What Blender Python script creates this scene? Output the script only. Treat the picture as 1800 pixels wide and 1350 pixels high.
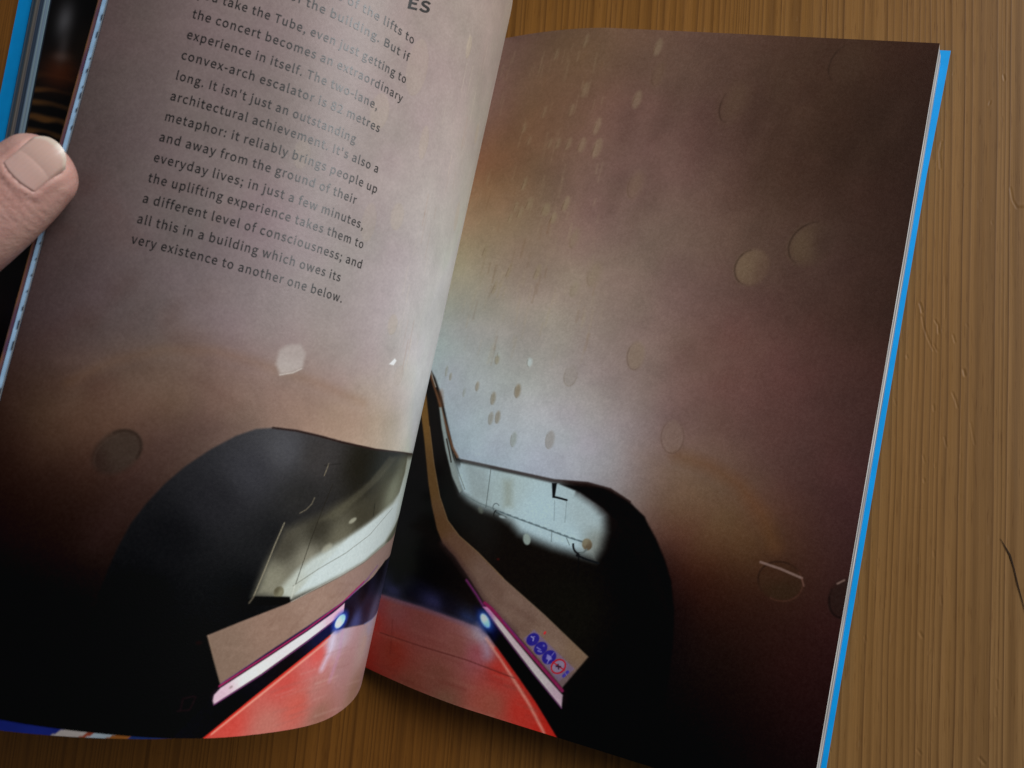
import bpy, bmesh, math, random
import numpy as np
from mathutils import Matrix, Vector

for o in list(bpy.data.objects):
    bpy.data.objects.remove(o)
scene = bpy.context.scene
COL = scene.collection
rng = np.random.default_rng(7)
random.seed(7)

# ------------------------------------------------------------------ camera, world, light, exposure
U = 0.2635                    # metres per unit: the book is measured in camera heights (page height 0.911 U = 24 cm)
F = 1412.0                    # focal length in pixels of an 1800 px wide photograph (28 mm equivalent)
TABLE_Z = -0.056              # table top below the flat right page, in units


def unit(a):
    a = np.array(a, float)
    return a / np.linalg.norm(a)


hx = unit([4604, 849, -1412])          # book's right-hand direction seen from the camera
hy = unit([-3255, 15300, -1412])       # book's downward direction
ROT = np.array([hx, -hy, -np.cross(hx, hy)])   # camera axes -> world axes
EYE = np.array([0.0, 0.0, 1.0])

cam_d = bpy.data.cameras.new('camera')
cam_d.sensor_width = 36.0
cam_d.lens = F / 1800 * 36.0
cam_d.clip_start = 0.005
cam_d.clip_end = 50.0
cam = bpy.data.objects.new('camera', cam_d)
COL.objects.link(cam)
cx, cy, cz = ROT @ np.array([1., 0, 0]), ROT @ np.array([0, -1., 0]), ROT @ np.array([0, 0, -1.])
m = Matrix.Identity(4)
for i in range(3):
    m[i][0], m[i][1], m[i][2] = cx[i], cy[i], cz[i]
    m[i][3] = EYE[i] * U
cam.matrix_world = m
scene.camera = cam
cam_d.dof.use_dof = True
cam_d.dof.focus_distance = 1.0 * U
cam_d.dof.aperture_fstop = 20.0

world = bpy.data.worlds.new('World')
scene.world = world
world.use_nodes = True
bg = world.node_tree.nodes['Background']
bg.inputs[0].default_value = (0.80, 0.90, 1.0, 1)
bg.inputs[1].default_value = 0.06


def area_light(name, az, el, dist, sx, sy, power, color):
    d = bpy.data.lights.new(name, 'AREA')
    d.shape = 'RECTANGLE'
    d.size, d.size_y = sx, sy
    d.energy = power
    d.color = color
    o = bpy.data.objects.new(name, d)
    COL.objects.link(o)
    a, e = math.radians(az), math.radians(el)
    v = Vector((math.cos(e) * math.cos(a), math.cos(e) * math.sin(a), math.sin(e)))
    tgt = Vector((-0.05, 0.03, 0.0))
    o.location = tgt + v * dist
    o.rotation_euler = v.to_track_quat('Z', 'Y').to_euler()
    return o


area_light('window_light', 38, 29, 1.5, 1.1, 0.8, 27.0, (0.95, 0.98, 1.0))

vs = scene.view_settings
vs.view_transform = 'Standard'
vs.look = 'None'
vs.exposure = 0.0
vs.gamma = 1.0
vs.use_curve_mapping = False
scene.display_settings.display_device = 'sRGB'


# ------------------------------------------------------------------ measuring: photo pixel -> ray -> surface
def ray(px, py):
    return ROT @ np.array([px - 900.0, py - 675.0, F])


def on_plane(px, py, z):
    r = ray(px, py)
    return EYE + r * (z - 1.0) / r[2]


def spline(c, n=40):
    """dense natural cubic through 2-D points"""
    c = np.array(c, float)
    t = np.r_[0, np.cumsum(np.linalg.norm(np.diff(c, axis=0), axis=1))]
    k_ = len(t); h = np.diff(t)
    A = np.zeros((k_, k_)); b = np.zeros((k_, c.shape[1])); A[0, 0] = A[-1, -1] = 1
    for i in range(1, k_ - 1):
        A[i, i - 1] = h[i - 1]; A[i, i] = 2 * (h[i - 1] + h[i]); A[i, i + 1] = h[i]
        b[i] = 3 * ((c[i + 1] - c[i]) / h[i] - (c[i] - c[i - 1]) / h[i - 1])
    C = np.linalg.solve(A, b)
    s = np.linspace(0, t[-1], n * k_)
    k = np.clip(np.searchsorted(t, s) - 1, 0, k_ - 2)
    d = (s - t[k])[:, None]
    B = (c[k + 1] - c[k]) / h[k][:, None] - h[k][:, None] * (2 * C[k] + C[k + 1]) / 3
    return c[k] + B * d + C[k] * d ** 2 + (C[k + 1] - C[k]) / (3 * h[k][:, None]) * d ** 3


YMIN, YMAX = -0.3171, 0.5937
# left page: cross-section (x, z) of the arched leaf, from the gutter over the shoulder to the fore-edge
LP = spline([(-.438, -.043), (-.414, .01), (-.389, .079), (-.3785, .136), (-.3784, .187), (-.400, .252),
             (-.436, .311), (-.499, .364), (-.573, .402), (-.648, .424)])
LA = np.r_[0, np.cumsum(np.hypot(*np.diff(LP, axis=0).T))]
U_END = LA[-1]


def left_point(u):
    return np.stack([np.interp(u, LA, LP[:, 0]), np.interp(u, LA, LP[:, 1])], -1)


def left_normal(u):
    a, b = left_point(np.asarray(u) - .002), left_point(np.asarray(u) + .002)
    t = b - a
    t = t / np.linalg.norm(t, axis=-1, keepdims=True)
    return np.stack([t[..., 1], -t[..., 0]], -1)       # outwards (right / up)


def left_uv(px, py):
    """page coordinates (arc length, height on the page) of a measured point on the left page"""
    x = px
    for _ in range(200):
        r = ray(x, py)
        g = LP[:, 0] * r[2] - (LP[:, 1] - 1) * r[0]
        s = np.where(np.diff(np.sign(g)) != 0)[0]
        if len(s):
            i = s[-1]
            w = g[i] / (g[i] - g[i + 1])
            z = LP[i, 1] * (1 - w) + LP[i + 1, 1] * w
            u = LA[i] * (1 - w) + LA[i + 1] * w
            if x < px - 3:          # behind the shoulder: keep going round the bend
                u = max(0.0, u - .05)
            return np.array([u, (z - 1) / r[2] * r[1]])
        if r[0] < 0 and px < 300:   # left of the fore-edge
            p = on_plane(px, py, .424)
            return np.array([U_END + (LP[-1, 0] - p[0]), p[1]])
        x -= 2
    return np.array([0.0, 0.0])


def right_z(x):
    d = np.clip((-.27 - np.asarray(x, float)) / .165, 0, 1.3)
    return -.040 * d ** 1.6


def right_uv(px, py):
    z = 0.0
    for _ in range(12):
        p = on_plane(px, py, z)
        z = .5 * z + .5 * float(right_z(p[0]))
    return p[:2]


# ------------------------------------------------------------------ mesh helpers
def lin(c):
    c = np.asarray(c, float) / 255.0
    return np.where(c <= .04045, c / 12.92, ((c + .055) / 1.055) ** 2.4)


def link(name, me, mat=None, parent=None):
    o = bpy.data.objects.new(name, me)
    COL.objects.link(o)
    if mat is not None:
        for mm in (mat if isinstance(mat, (list, tuple)) else [mat]):
            me.materials.append(mm)
    if parent is not None:
        o.parent = parent
    return o


def grid_mesh(name, P, col=None, smooth=True, flip=False):
    """P (n, m, 3) in units -> quad mesh in metres, col (n, m, 3) linear point colours"""
    n, mm = P.shape[:2]
    me = bpy.data.meshes.new(name)
    idx = np.arange(n * mm).reshape(n, mm)
    q = np.stack([idx[:-1, :-1], idx[1:, :-1], idx[1:, 1:], idx[:-1, 1:]], -1).reshape(-1, 4)
    if flip:
        q = q[:, ::-1]
    me.vertices.add(n * mm)
    me.vertices.foreach_set('co', (P.reshape(-1, 3) * U).astype(np.float32).ravel())
    me.loops.add(q.size)
    me.loops.foreach_set('vertex_index', q.ravel().astype(np.int32))
    me.polygons.add(len(q))
    me.polygons.foreach_set('loop_start', (np.arange(len(q)) * 4).astype(np.int32))
    me.polygons.foreach_set('loop_total', np.full(len(q), 4, np.int32))
    me.update(calc_edges=True)
    me.polygons.foreach_set('use_smooth', np.full(len(q), smooth, bool))
    if col is not None:
        a = me.color_attributes.new('print', 'FLOAT_COLOR', 'POINT')
        c4 = np.ones((n * mm, 4), np.float32)
        c4[:, :3] = col.reshape(-1, 3)
        a.data.foreach_set('color', c4.ravel())
    me.validate()
    return me


def extrude_section(name, sec, y0, y1, closed=True):
    """closed cross-section (x, z) in units, extruded along the page height, with caps"""
    bm = bmesh.new()
    rows = []
    for y in (y0, y1):
        rows.append([bm.verts.new((x * U, (y if not callable(y) else y(x)) * U, z * U)) for x, z in sec])
    k = len(sec)
    for i in range(k):
        j = (i + 1) % k
        bm.faces.new((rows[0][i], rows[0][j], rows[1][j], rows[1][i]))
    for r in (rows[0][::-1], rows[1]):
        bm.faces.new(r)
    bmesh.ops.recalc_face_normals(bm, faces=bm.faces)
    bmesh.ops.triangulate(bm, faces=[f for f in bm.faces if len(f.verts) > 4])
    me = bpy.data.meshes.new(name)
    bm.to_mesh(me)
    bm.free()
    return me


# ------------------------------------------------------------------ materials
def new_mat(name, rough=.5, spec=.5):
    mt = bpy.data.materials.new(name)
    mt.use_nodes = True
    nt = mt.node_tree
    b = nt.nodes['Principled BSDF']
    b.inputs['Roughness'].default_value = rough
    b.inputs['Specular IOR Level'].default_value = spec
    return mt, nt, b


def math_node(nt, op, a, b=None, c=None):
    n = nt.nodes.new('ShaderNodeMath')
    n.operation = op
    for i, v in enumerate((a, b, c)):
        if v is None:
            continue
        if isinstance(v, (int, float)):
            n.inputs[i].default_value = v
        else:
            nt.links.new(v, n.inputs[i])
    return n.outputs[0]


def noise(nt, vec, scale, detail=2.0, rough=.5, dims='3D'):
    n = nt.nodes.new('ShaderNodeTexNoise')
    n.noise_dimensions = dims
    n.inputs['Scale'].default_value = scale
    n.inputs['Detail'].default_value = detail
    n.inputs['Roughness'].default_value = rough
    if vec is not None:
        nt.links.new(vec, n.inputs['W' if dims == '1D' else 'Vector'])
    return n.outputs['Fac']


def ramp(nt, fac, stops):
    r = nt.nodes.new('ShaderNodeValToRGB')
    el = r.color_ramp.elements
    while len(el) < len(stops):
        el.new(.5)
    for e, (p, c) in zip(el, stops):
        e.position = p
        e.color = (*c, 1)
    nt.links.new(fac, r.inputs[0])
    return r.outputs[0]


def mix(nt, fac, a, b, mode='MIX'):
    n = nt.nodes.new('ShaderNodeMix')
    n.data_type = 'RGBA'
    n.blend_type = mode
    for sock, v in ((n.inputs[0], fac), (n.inputs[6], a), (n.inputs[7], b)):
        if isinstance(v, (int, float)):
            sock.default_value = v
        elif isinstance(v, tuple):
            sock.default_value = (*v, 1)
        else:
            nt.links.new(v, sock)
    return n.outputs[2]


def bump(nt, bsdf, height, strength, dist):
    n = nt.nodes.new('ShaderNodeBump')
    n.inputs['Strength'].default_value = strength
    n.inputs['Distance'].default_value = dist
    nt.links.new(height, n.inputs['Height'])
    nt.links.new(n.outputs[0], bsdf.inputs['Normal'])


def coords(nt, out='Object'):
    return nt.nodes.new('ShaderNodeTexCoord').outputs[out]


def mapped(nt, vec, scale):
    n = nt.nodes.new('ShaderNodeMapping')
    n.inputs['Scale'].default_value = scale
    nt.links.new(vec, n.inputs['Vector'])
    return n.outputs[0]


def print_mat(name, rough=.42, spec=.5):
    mt, nt, b = new_mat(name, rough, spec)
    a = nt.nodes.new('ShaderNodeVertexColor')
    a.layer_name = 'print'
    nt.links.new(a.outputs[0], b.inputs['Base Color'])
    v = coords(nt)
    h = noise(nt, v, 2200, 3, .6)
    bump(nt, b, h, .12, .0003)
    return mt


M_PRINT = print_mat('coated_print_paper', .34, .17)

M_INK, nt, b = new_mat('black_ink', .36, .62)
b.inputs['Base Color'].default_value = (.011, .010, .010, 1)

M_COVER, nt, b = new_mat('blue_cover_card', .45, .25)
v = coords(nt)
nt.links.new(ramp(nt, noise(nt, v, 160, 3), [(.3, (.002, .35, .86)), (.7, (.003, .39, .92))]), b.inputs['Base Color'])

M_EDGE, nt, b = new_mat('stacked_page_edges', .6, .3)
a = nt.nodes.new('ShaderNodeVertexColor'); a.layer_name = 'print'
nt.links.new(a.outputs[0], b.inputs['Base Color'])

M_BODY, nt, b = new_mat('page_stack_paper', .6, .3)
v = coords(nt)
sep = nt.nodes.new('ShaderNodeSeparateXYZ'); nt.links.new(v, sep.inputs[0])
lines = noise(nt, sep.outputs['Z'], 2600, 2, .6, '1D')
nt.links.new(ramp(nt, lines, [(.3, (.20, .20, .20)), (.65, (.50, .49, .47))]), b.inputs['Base Color'])


def wood_mat():
    mt, nt, b = new_mat('varnished_pine', .50, .22)
    v = coords(nt)
    sep = nt.nodes.new('ShaderNodeSeparateXYZ'); nt.links.new(v, sep.inputs[0])
    x = sep.outputs['X']
    wob = noise(nt, mapped(nt, v, (9, 1.3, 1)), 1.0, 2)                    # slow wander of the rings
    wob2 = noise(nt, mapped(nt, v, (70, 9, 1)), 1.0, 2)
    xs = math_node(nt, 'ADD', x, math_node(nt, 'MULTIPLY', wob, .012))
    xs = math_node(nt, 'ADD', xs, math_node(nt, 'MULTIPLY', wob2, .0022))
    # ring spacing changes across the boards
    stretch = math_node(nt, 'MULTIPLY', noise(nt, xs, 22, 3, .6, '1D'), .050)
    ph = math_node(nt, 'MULTIPLY', math_node(nt, 'ADD', xs, stretch), 400)
    saw = math_node(nt, 'FRACT', ph)
    late = math_node(nt, 'POWER', saw, 2.2)                                 # slow early wood, abrupt dark late wood
    soft = math_node(nt, 'SMOOTH_MIN', late, math_node(nt, 'MULTIPLY', math_node(nt, 'SUBTRACT', 1.0, saw), 6.0), .25)
    ringamp = math_node(nt, 'MULTIPLY', noise(nt, ph, .6, 2, .7, '1D'), 1.7)
    ring = math_node(nt, 'MULTIPLY', soft, ringamp)
    fibre = noise(nt, mapped(nt, v, (2600, 30, 1)), 1.0, 3, .6)
    fib2 = noise(nt, mapped(nt, v, (700, 14, 1)), 1.0, 2, .5)
    board = noise(nt, mapped(nt, v, (6.5, .7, 1)), 1.0, 1)
    side = math_node(nt, 'ADD', math_node(nt, 'MULTIPLY', math_node(nt, 'ADD', x, .05), 3.0), math_node(nt, 'MULTIPLY', board, .9))
    base = ramp(nt, side, [(.25, (.282, .106, .017)), (.55, (.300, .133, .029)), (.95, (.342, .195, .080))])
    dark = mix(nt, .5, base, (.060, .018, .004))
    dark = mix(nt, .62, dark, (.075, .026, .006))
    c = mix(nt, math_node(nt, 'MINIMUM', math_node(nt, 'MULTIPLY', ring, .95), .95), base, dark)
    pore = noise(nt, mapped(nt, v, (1900, 95, 1)), 1.0, 2, .5)
    c = mix(nt, .55, c, ramp(nt, pore, [(.60, (1.0, 1.0, 1.0)), (.72, (.55, .45, .38))]), 'MULTIPLY')
    c = mix(nt, .50, c, ramp(nt, fibre, [(.3, (.62, .62, .62)), (.7, (1.0, 1.0, 1.0))]), 'MULTIPLY')
    c = mix(nt, .28, c, ramp(nt, fib2, [(.3, (.66, .62, .58)), (.7, (1.05, 1.05, 1.05))]), 'MULTIPLY')
    # pale nicks where splinters have lifted
    vo = nt.nodes.new('ShaderNodeTexVoronoi')
    vo.inputs['Scale'].default_value = 1.0
    nt.links.new(mapped(nt, v, (230, 46, 1)), vo.inputs['Vector'])
    nick = math_node(nt, 'LESS_THAN', vo.outputs['Distance'], .085)
    keep = math_node(nt, 'GREATER_THAN', noise(nt, mapped(nt, v, (25, 16, 1)), 1.0, 1), .52)
    nick = math_node(nt, 'MULTIPLY', nick, keep)
    c = mix(nt, math_node(nt, 'MULTIPLY', nick, .10), c, (.36, .22, .11))
    nt.links.new(c, b.inputs['Base Color'])
    hgt = math_node(nt, 'SUBTRACT', math_node(nt, 'ADD', math_node(nt, 'MULTIPLY', fibre, .35), math_node(nt, 'MULTIPLY', ring, .45)),
                    math_node(nt, 'MULTIPLY', nick, 3.0))
    bump(nt, b, hgt, .14, .0005)
    nt.links.new(ramp(nt, fib2, [(.3, (.40, .40, .40)), (.7, (.54, .54, .54))]), b.inputs['Roughness'])
    return mt


# ------------------------------------------------------------------ table
# the grain runs towards a point far above the picture: find that direction on the table
g = unit(ROT @ np.array([900.0, -10850.0, F]))
GRAIN = math.atan2(g[1], g[0]) - math.pi / 2
# the top is one sheet, fine where the photograph shows dents, with the slab's edge and underside closed below it
cg, sg = math.cos(-GRAIN), math.sin(-GRAIN)


def table_xy(px, py):
    p = on_plane(px, py, TABLE_Z)
    return np.array([p[0] * cg - p[1] * sg, p[0] * sg + p[1] * cg]) * U


xs_t = np.r_[np.linspace(-.75, .018, 40)[:-1], np.linspace(.018, .082, 236), np.linspace(.082, .55, 24)[1:]]
ys_t = np.r_[np.linspace(-.60, -.105, 24)[:-1], np.linspace(-.105, .20, 860), np.linspace(.20, .60, 20)[1:]]
XT, YT = np.meshgrid(xs_t, ys_t, indexing='ij')
ZT = np.zeros_like(XT)
DENTS = [([(1617, 533), (1619, 540), (1621, 549)], 1.9, 1.6), ([(1621, 556), (1624, 575), (1630, 592), (1641, 616)], 1.5, 1.0), ([(1643, 562), (1649, 572), (1650, 586)], 1.6, 1.2),
         ([(1661, 484), (1662, 520), (1661, 560)], 1.0, .8), ([(1640, 604), (1648, 618)], 1.5, .8), ([(1675, 588), (1679, 602)], 1.6, 1.0), ([(1694, 650), (1696, 660)], 2.2, 1.5),
         ([(1674, 690), (1680, 704), (1683, 716)], 1.6, 1.1), ([(1655, 250), (1652, 268), (1653, 296)], 1.8, 1.0), ([(1764, 132), (1766, 141)], 1.6, 1.2), ([(1741, 178), (1739, 184)], 1.6, .9),
         ([(1776, 330), (1780, 352), (1788, 366)], 1.6, .9), ([(1594, 624), (1595, 630)], 1.6, 1.1), ([(1641, 712), (1642, 722)], 1.8, .9), ([(1706, 742), (1711, 770), (1714, 782)], 1.3, .7),
         ([(1660, 768), (1664, 786)], 1.5, .9), ([(1622, 800), (1626, 814)], 1.4, .8), ([(1624, 842), (1625, 847)], 1.8, 1.0), ([(1641, 968), (1642, 978)], 1.6, .8), ([(1654, 1048), (1655, 1062)], 1.8, .8),
         ([(1617, 1112), (1621, 1120)], 2.4, 1.1), ([(1635, 1142), (1632, 1150)], 1.6, .7), ([(1752, 1196), (1754, 1212)], 1.7, .9), ([(1750, 1244), (1751, 1258)], 1.5, .8), ([(1613, 1318), (1619, 1326)], 2.2, 1.0),
         ([(1722, 1332), (1730, 1342)], 2.4, 1.4), ([(1520, 1118), (1522, 1128)], 1.6, 1.0), ([(1458, 1314), (1460, 1322)], 1.5, .9), ([(1600, 894), (1625, 896), (1640, 898)], 1.0, .4), ([(1572, 700), (1575, 712)], 1.4, .7)]
rd = np.random.default_rng(41)
for _ in range(60):
    x0, y0 = rd.uniform(1480, 1800), rd.uniform(10, 1345)
    DENTS.append(([(x0, y0), (x0 + rd.uniform(-2, 3), y0 + rd.uniform(3, 9))], rd.uniform(1.0, 1.6), rd.uniform(.2, .6)))
for pts_, w_, d_ in DENTS:
    P_ = np.array([table_xy(*p) for p in pts_])
    ww = w_ * U / 1412 * .80
    i0, i1 = np.searchsorted(xs_t, [P_[:, 0].min() - 5 * ww, P_[:, 0].max() + 5 * ww])
    j0, j1 = np.searchsorted(ys_t, [P_[:, 1].min() - 5 * ww, P_[:, 1].max() + 5 * ww])
    q = np.stack([XT[i0:i1, j0:j1], YT[i0:i1, j0:j1]], -1)
    if q.size == 0:
        continue
    D = np.full(q.shape[:2], 1e9)
    for a_, b2 in zip(P_[:-1], P_[1:]):
        dd = b2 - a_
        t_ = np.clip(((q - a_) @ dd) / (dd @ dd + 1e-18), 0, 1)
        D = np.minimum(D, np.hypot(*(q - a_ - t_[..., None] * dd).transpose(2, 0, 1)))
    ZT[i0:i1, j0:j1] += -.00010 * d_ * np.exp(-(D / ww) ** 2) + .000025 * d_ * np.exp(-((D - 1.9 * ww) / ww) ** 2)
nx, ny = XT.shape
top_v = np.stack([XT, YT, ZT], -1).reshape(-1, 3)
idx = np.arange(nx * ny).reshape(nx, ny)
faces = [tuple(int(v_) for v_ in f_) for f_ in np.stack([idx[:-1, :-1], idx[1:, :-1], idx[1:, 1:], idx[:-1, 1:]], -1).reshape(-1, 4)]
low = len(top_v)
corner = [(-.75, -.60, -.03), (.55, -.60, -.03), (.55, .60, -.03), (-.75, .60, -.03)]
rim = [list(idx[:, 0]), list(idx[-1, :]), list(idx[::-1, -1]), list(idx[0, ::-1])]
for k_ in range(4):
    faces.append(tuple([low + k_] + [int(v_) for v_ in rim[k_]][::1] + [low + (k_ + 1) % 4])[::-1])
faces.append((low + 3, low + 2, low + 1, low))
me = bpy.data.meshes.new('table')
me.from_pydata([tuple(v_) for v_ in top_v] + corner, [], faces)
me.update()
me.polygons.foreach_set('use_smooth', np.r_[np.ones(len(faces) - 5, bool), np.zeros(5, bool)])
table = link('tabletop', me, wood_mat())
table.location = (0, 0, TABLE_Z * U)
table.rotation_euler = (0, 0, GRAIN)
table['kind'] = 'structure'
table['label'] = 'varnished pine tabletop with straight vertical grain and small dents'


# ------------------------------------------------------------------ painting the printed picture, in page coordinates
def value_noise(u, y, cell, seed):
    r = np.random.default_rng(seed)
    T = r.random((64, 64))
    a, b_ = u / cell + 11.3, y / cell + 7.7
    i, j = np.floor(a).astype(int), np.floor(b_).astype(int)
    fa, fb = a - i, b_ - j
    fa, fb = fa * fa * (3 - 2 * fa), fb * fb * (3 - 2 * fb)
    i0, i1, j0, j1 = i % 64, (i + 1) % 64, j % 64, (j + 1) % 64
    return (T[i0, j0] * (1 - fa) * (1 - fb) + T[i1, j0] * fa * (1 - fb) + T[i0, j1] * (1 - fa) * fb + T[i1, j1] * fa * fb) - .5


def tps(pts, vals, q, lam=2.5e-3):
    pts = np.asarray(pts); vals = np.asarray(vals)

    def K(a, b_):
        d2 = ((a[:, None] - b_[None]) ** 2).sum(-1)
        return .5 * d2 * np.log(d2 + 1e-12)
    n = len(pts)
    A = np.zeros((n + 3, n + 3))
    A[:n, :n] = K(pts, pts) + lam * np.eye(n)
    A[:n, n] = 1; A[:n, n + 1:] = pts
    A[n:, :n] = A[:n, n:].T
    w = np.linalg.solve(A, np.r_[vals, np.zeros((3, vals.shape[1]))])
    return np.clip(K(q, pts) @ w[:n] + w[n] + q @ w[n + 1:], vals.min(0), vals.max(0))


class Page:
    """colours of one printed page on a (u, y) grid; shapes are given as measured points and turned into page coordinates"""

    def __init__(self, us, ys, to_uv, px_unit):
        self.us, self.ys, self.to_uv, self.k = us, ys, to_uv, px_unit
        self.Ug, self.Yg = np.meshgrid(us, ys, indexing='ij')
        self.C = np.zeros(self.Ug.shape + (3,))

    def path(self, pts, closed=False, step=14):
        out = []
        n = len(pts)
        for i in range(n if closed else n - 1):
            a, b_ = np.array(pts[i], float), np.array(pts[(i + 1) % n], float)
            m_ = max(1, int(np.hypot(*(b_ - a)) // step))
            for j in range(m_):
                out.append(self.to_uv(*(a + (b_ - a) * j / m_)))
        if not closed:
            out.append(self.to_uv(*pts[-1]))
        return np.array(out)

    def base(self, ctl):
        pts = np.array([self.to_uv(*p) for p, _ in ctl])
        vals = np.array([c for _, c in ctl], float)
        uu = np.linspace(self.us[0], self.us[-1], 90)
        yy = np.linspace(self.ys[0], self.ys[-1], 130)
        g_ = np.stack(np.meshgrid(uu, yy, indexing='ij'), -1)
        z = tps(pts, vals, g_.reshape(-1, 2)).reshape(90, 130, 3)
        fu = np.interp(self.us, uu, np.arange(90)); fy = np.interp(self.ys, yy, np.arange(130))
        i = np.minimum(fu.astype(int), 88); j = np.minimum(fy.astype(int), 128)
        a = (fu - i)[:, None, None]; b_ = (fy - j)[None, :, None]
        I, J = i[:, None], j[None, :]
        self.C = z[I, J] * (1 - a) * (1 - b_) + z[I + 1, J] * a * (1 - b_) + z[I, J + 1] * (1 - a) * b_ + z[I + 1, J + 1] * a * b_

    def window(self, P, pad):
        i0, i1 = np.searchsorted(self.us, [P[:, 0].min() - pad, P[:, 0].max() + pad])
        j0, j1 = np.searchsorted(self.ys, [P[:, 1].min() - pad, P[:, 1].max() + pad])
        return slice(i0, i1), slice(j0, j1)

    @staticmethod
    def seg_dist(q, a, b_):
        d = b_ - a
        t = np.clip(((q - a) @ d) / (d @ d + 1e-15), 0, 1)
        return np.hypot(*(q - a - t[..., None] * d).transpose(2, 0, 1))

    def blend(self, sl, alpha, col):
        self.C[sl] = self.C[sl] * (1 - alpha[..., None]) + col * alpha[..., None]

    def fill(self, pts, col, soft=1.6, alpha=1.0, inset=0.0):
        P = self.path(pts, True)
        s = soft * self.k
        sl = self.window(P, s * 1.5)
        q = np.stack([self.Ug[sl], self.Yg[sl]], -1)
        if q.size == 0:
            return
        D = np.full(q.shape[:2], 1e9); inside = np.zeros(q.shape[:2], bool)
        for i in range(len(P)):
            a, b_ = P[i - 1], P[i]
            D = np.minimum(D, self.seg_dist(q, a, b_))
            cond = (a[1] > q[..., 1]) != (b_[1] > q[..., 1])
            xx = a[0] + (q[..., 1] - a[1]) * (b_[0] - a[0]) / (b_[1] - a[1] + 1e-15)
            inside ^= cond & (q[..., 0] < xx)
        sd = np.where(inside, D, -D) - inset * self.k
        t = np.clip(sd / s * .5 + .5, 0, 1)
        al = t * t * (3 - 2 * t) * alpha
        if isinstance(col, list):
            cp = np.array([self.to_uv(*p) for p, _ in col]); cv = np.array([c for _, c in col], float)
            w = 1 / (((q[:, :, None] - cp) ** 2).sum(-1) + (4 * self.k) ** 2) ** 1.3
            colr = (w / w.sum(-1, keepdims=True)) @ cv
        else:
            colr = np.array(col, float)
        self.blend(sl, al, colr)

    def line(self, pts, width, col, soft=1.2, alpha=1.0):
        P = self.path(pts)
        s = soft * self.k
        sl = self.window(P, width * self.k + s)
        q = np.stack([self.Ug[sl], self.Yg[sl]], -1)
        if q.size == 0:
            return
        D = np.full(q.shape[:2], 1e9)
        for i in range(1, len(P)):
            D = np.minimum(D, self.seg_dist(q, P[i - 1], P[i]))
        t = np.clip((width * .5 * self.k - D) / s + .5, 0, 1)
        self.blend(sl, t * alpha, np.array(col, float))

    def oval(self, cx_, cy_, a, b_, ang, col, soft=1.6, alpha=1.0, part=None):
        """a along the axis turned ang degrees (clockwise in the picture), b across"""
        c, s = math.cos(math.radians(ang)), math.sin(math.radians(ang))
        pts = [(cx_ + a * math.cos(t) * c - b_ * math.sin(t) * s, cy_ + a * math.cos(t) * s + b_ * math.sin(t) * c)
               for t in np.linspace(0, 2 * math.pi, 29)[:-1]]
        self.fill(pts, col, soft, alpha)

    def arc(self, cx_, cy_, a, b_, ang, t0, t1, width, col, soft=1.4, alpha=1.0):
        c, s = math.cos(math.radians(ang)), math.sin(math.radians(ang))
        pts = [(cx_ + a * math.cos(t) * c - b_ * math.sin(t) * s, cy_ + a * math.cos(t) * s + b_ * math.sin(t) * c)
               for t in np.radians(np.linspace(t0, t1, 22))]
        self.line(pts, width, col, soft, alpha)

    def mottle(self, amount, seed):
        n1 = value_noise(self.Ug + .6 * self.Yg * .3, self.Yg, .060, seed) + .6 * value_noise(self.Ug, self.Yg, .027, seed + 1) \
            + .45 * value_noise(self.Ug, self.Yg, .012, seed + 2) + .3 * value_noise(self.Ug, self.Yg, .0055, seed + 5)
        n2 = value_noise(self.Ug, self.Yg, .075, seed + 3) + .6 * value_noise(self.Ug, self.Yg, .03, seed + 4)
        self.C *= 1 + amount * n1[..., None]
        self.C[..., 0] *= 1 + .025 * n2
        self.C[..., 1] *= 1 - .012 * n2
        self.C[..., 2] *= 1 + .02 * n2

    def grain(self, amt, seed):
        r = np.random.default_rng(seed)
        g_ = value_noise(self.Ug, self.Yg, .0021, seed + 9) * .8 + value_noise(self.Ug, self.Yg, .0012, seed + 10)
        self.C += (g_ * amt)[..., None] * np.array([1, .97, .95]) * (6 + np.sqrt(np.clip(self.C.mean(-1), 0, 255)) * 1.3)[..., None] / 12
        self.C = np.clip(self.C, 0, 255)

    def albedo(self, k, floor=.0012):
        return np.clip(lin(np.clip(self.C, 0, 255)) / k - .0022, floor, .86)


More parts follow.
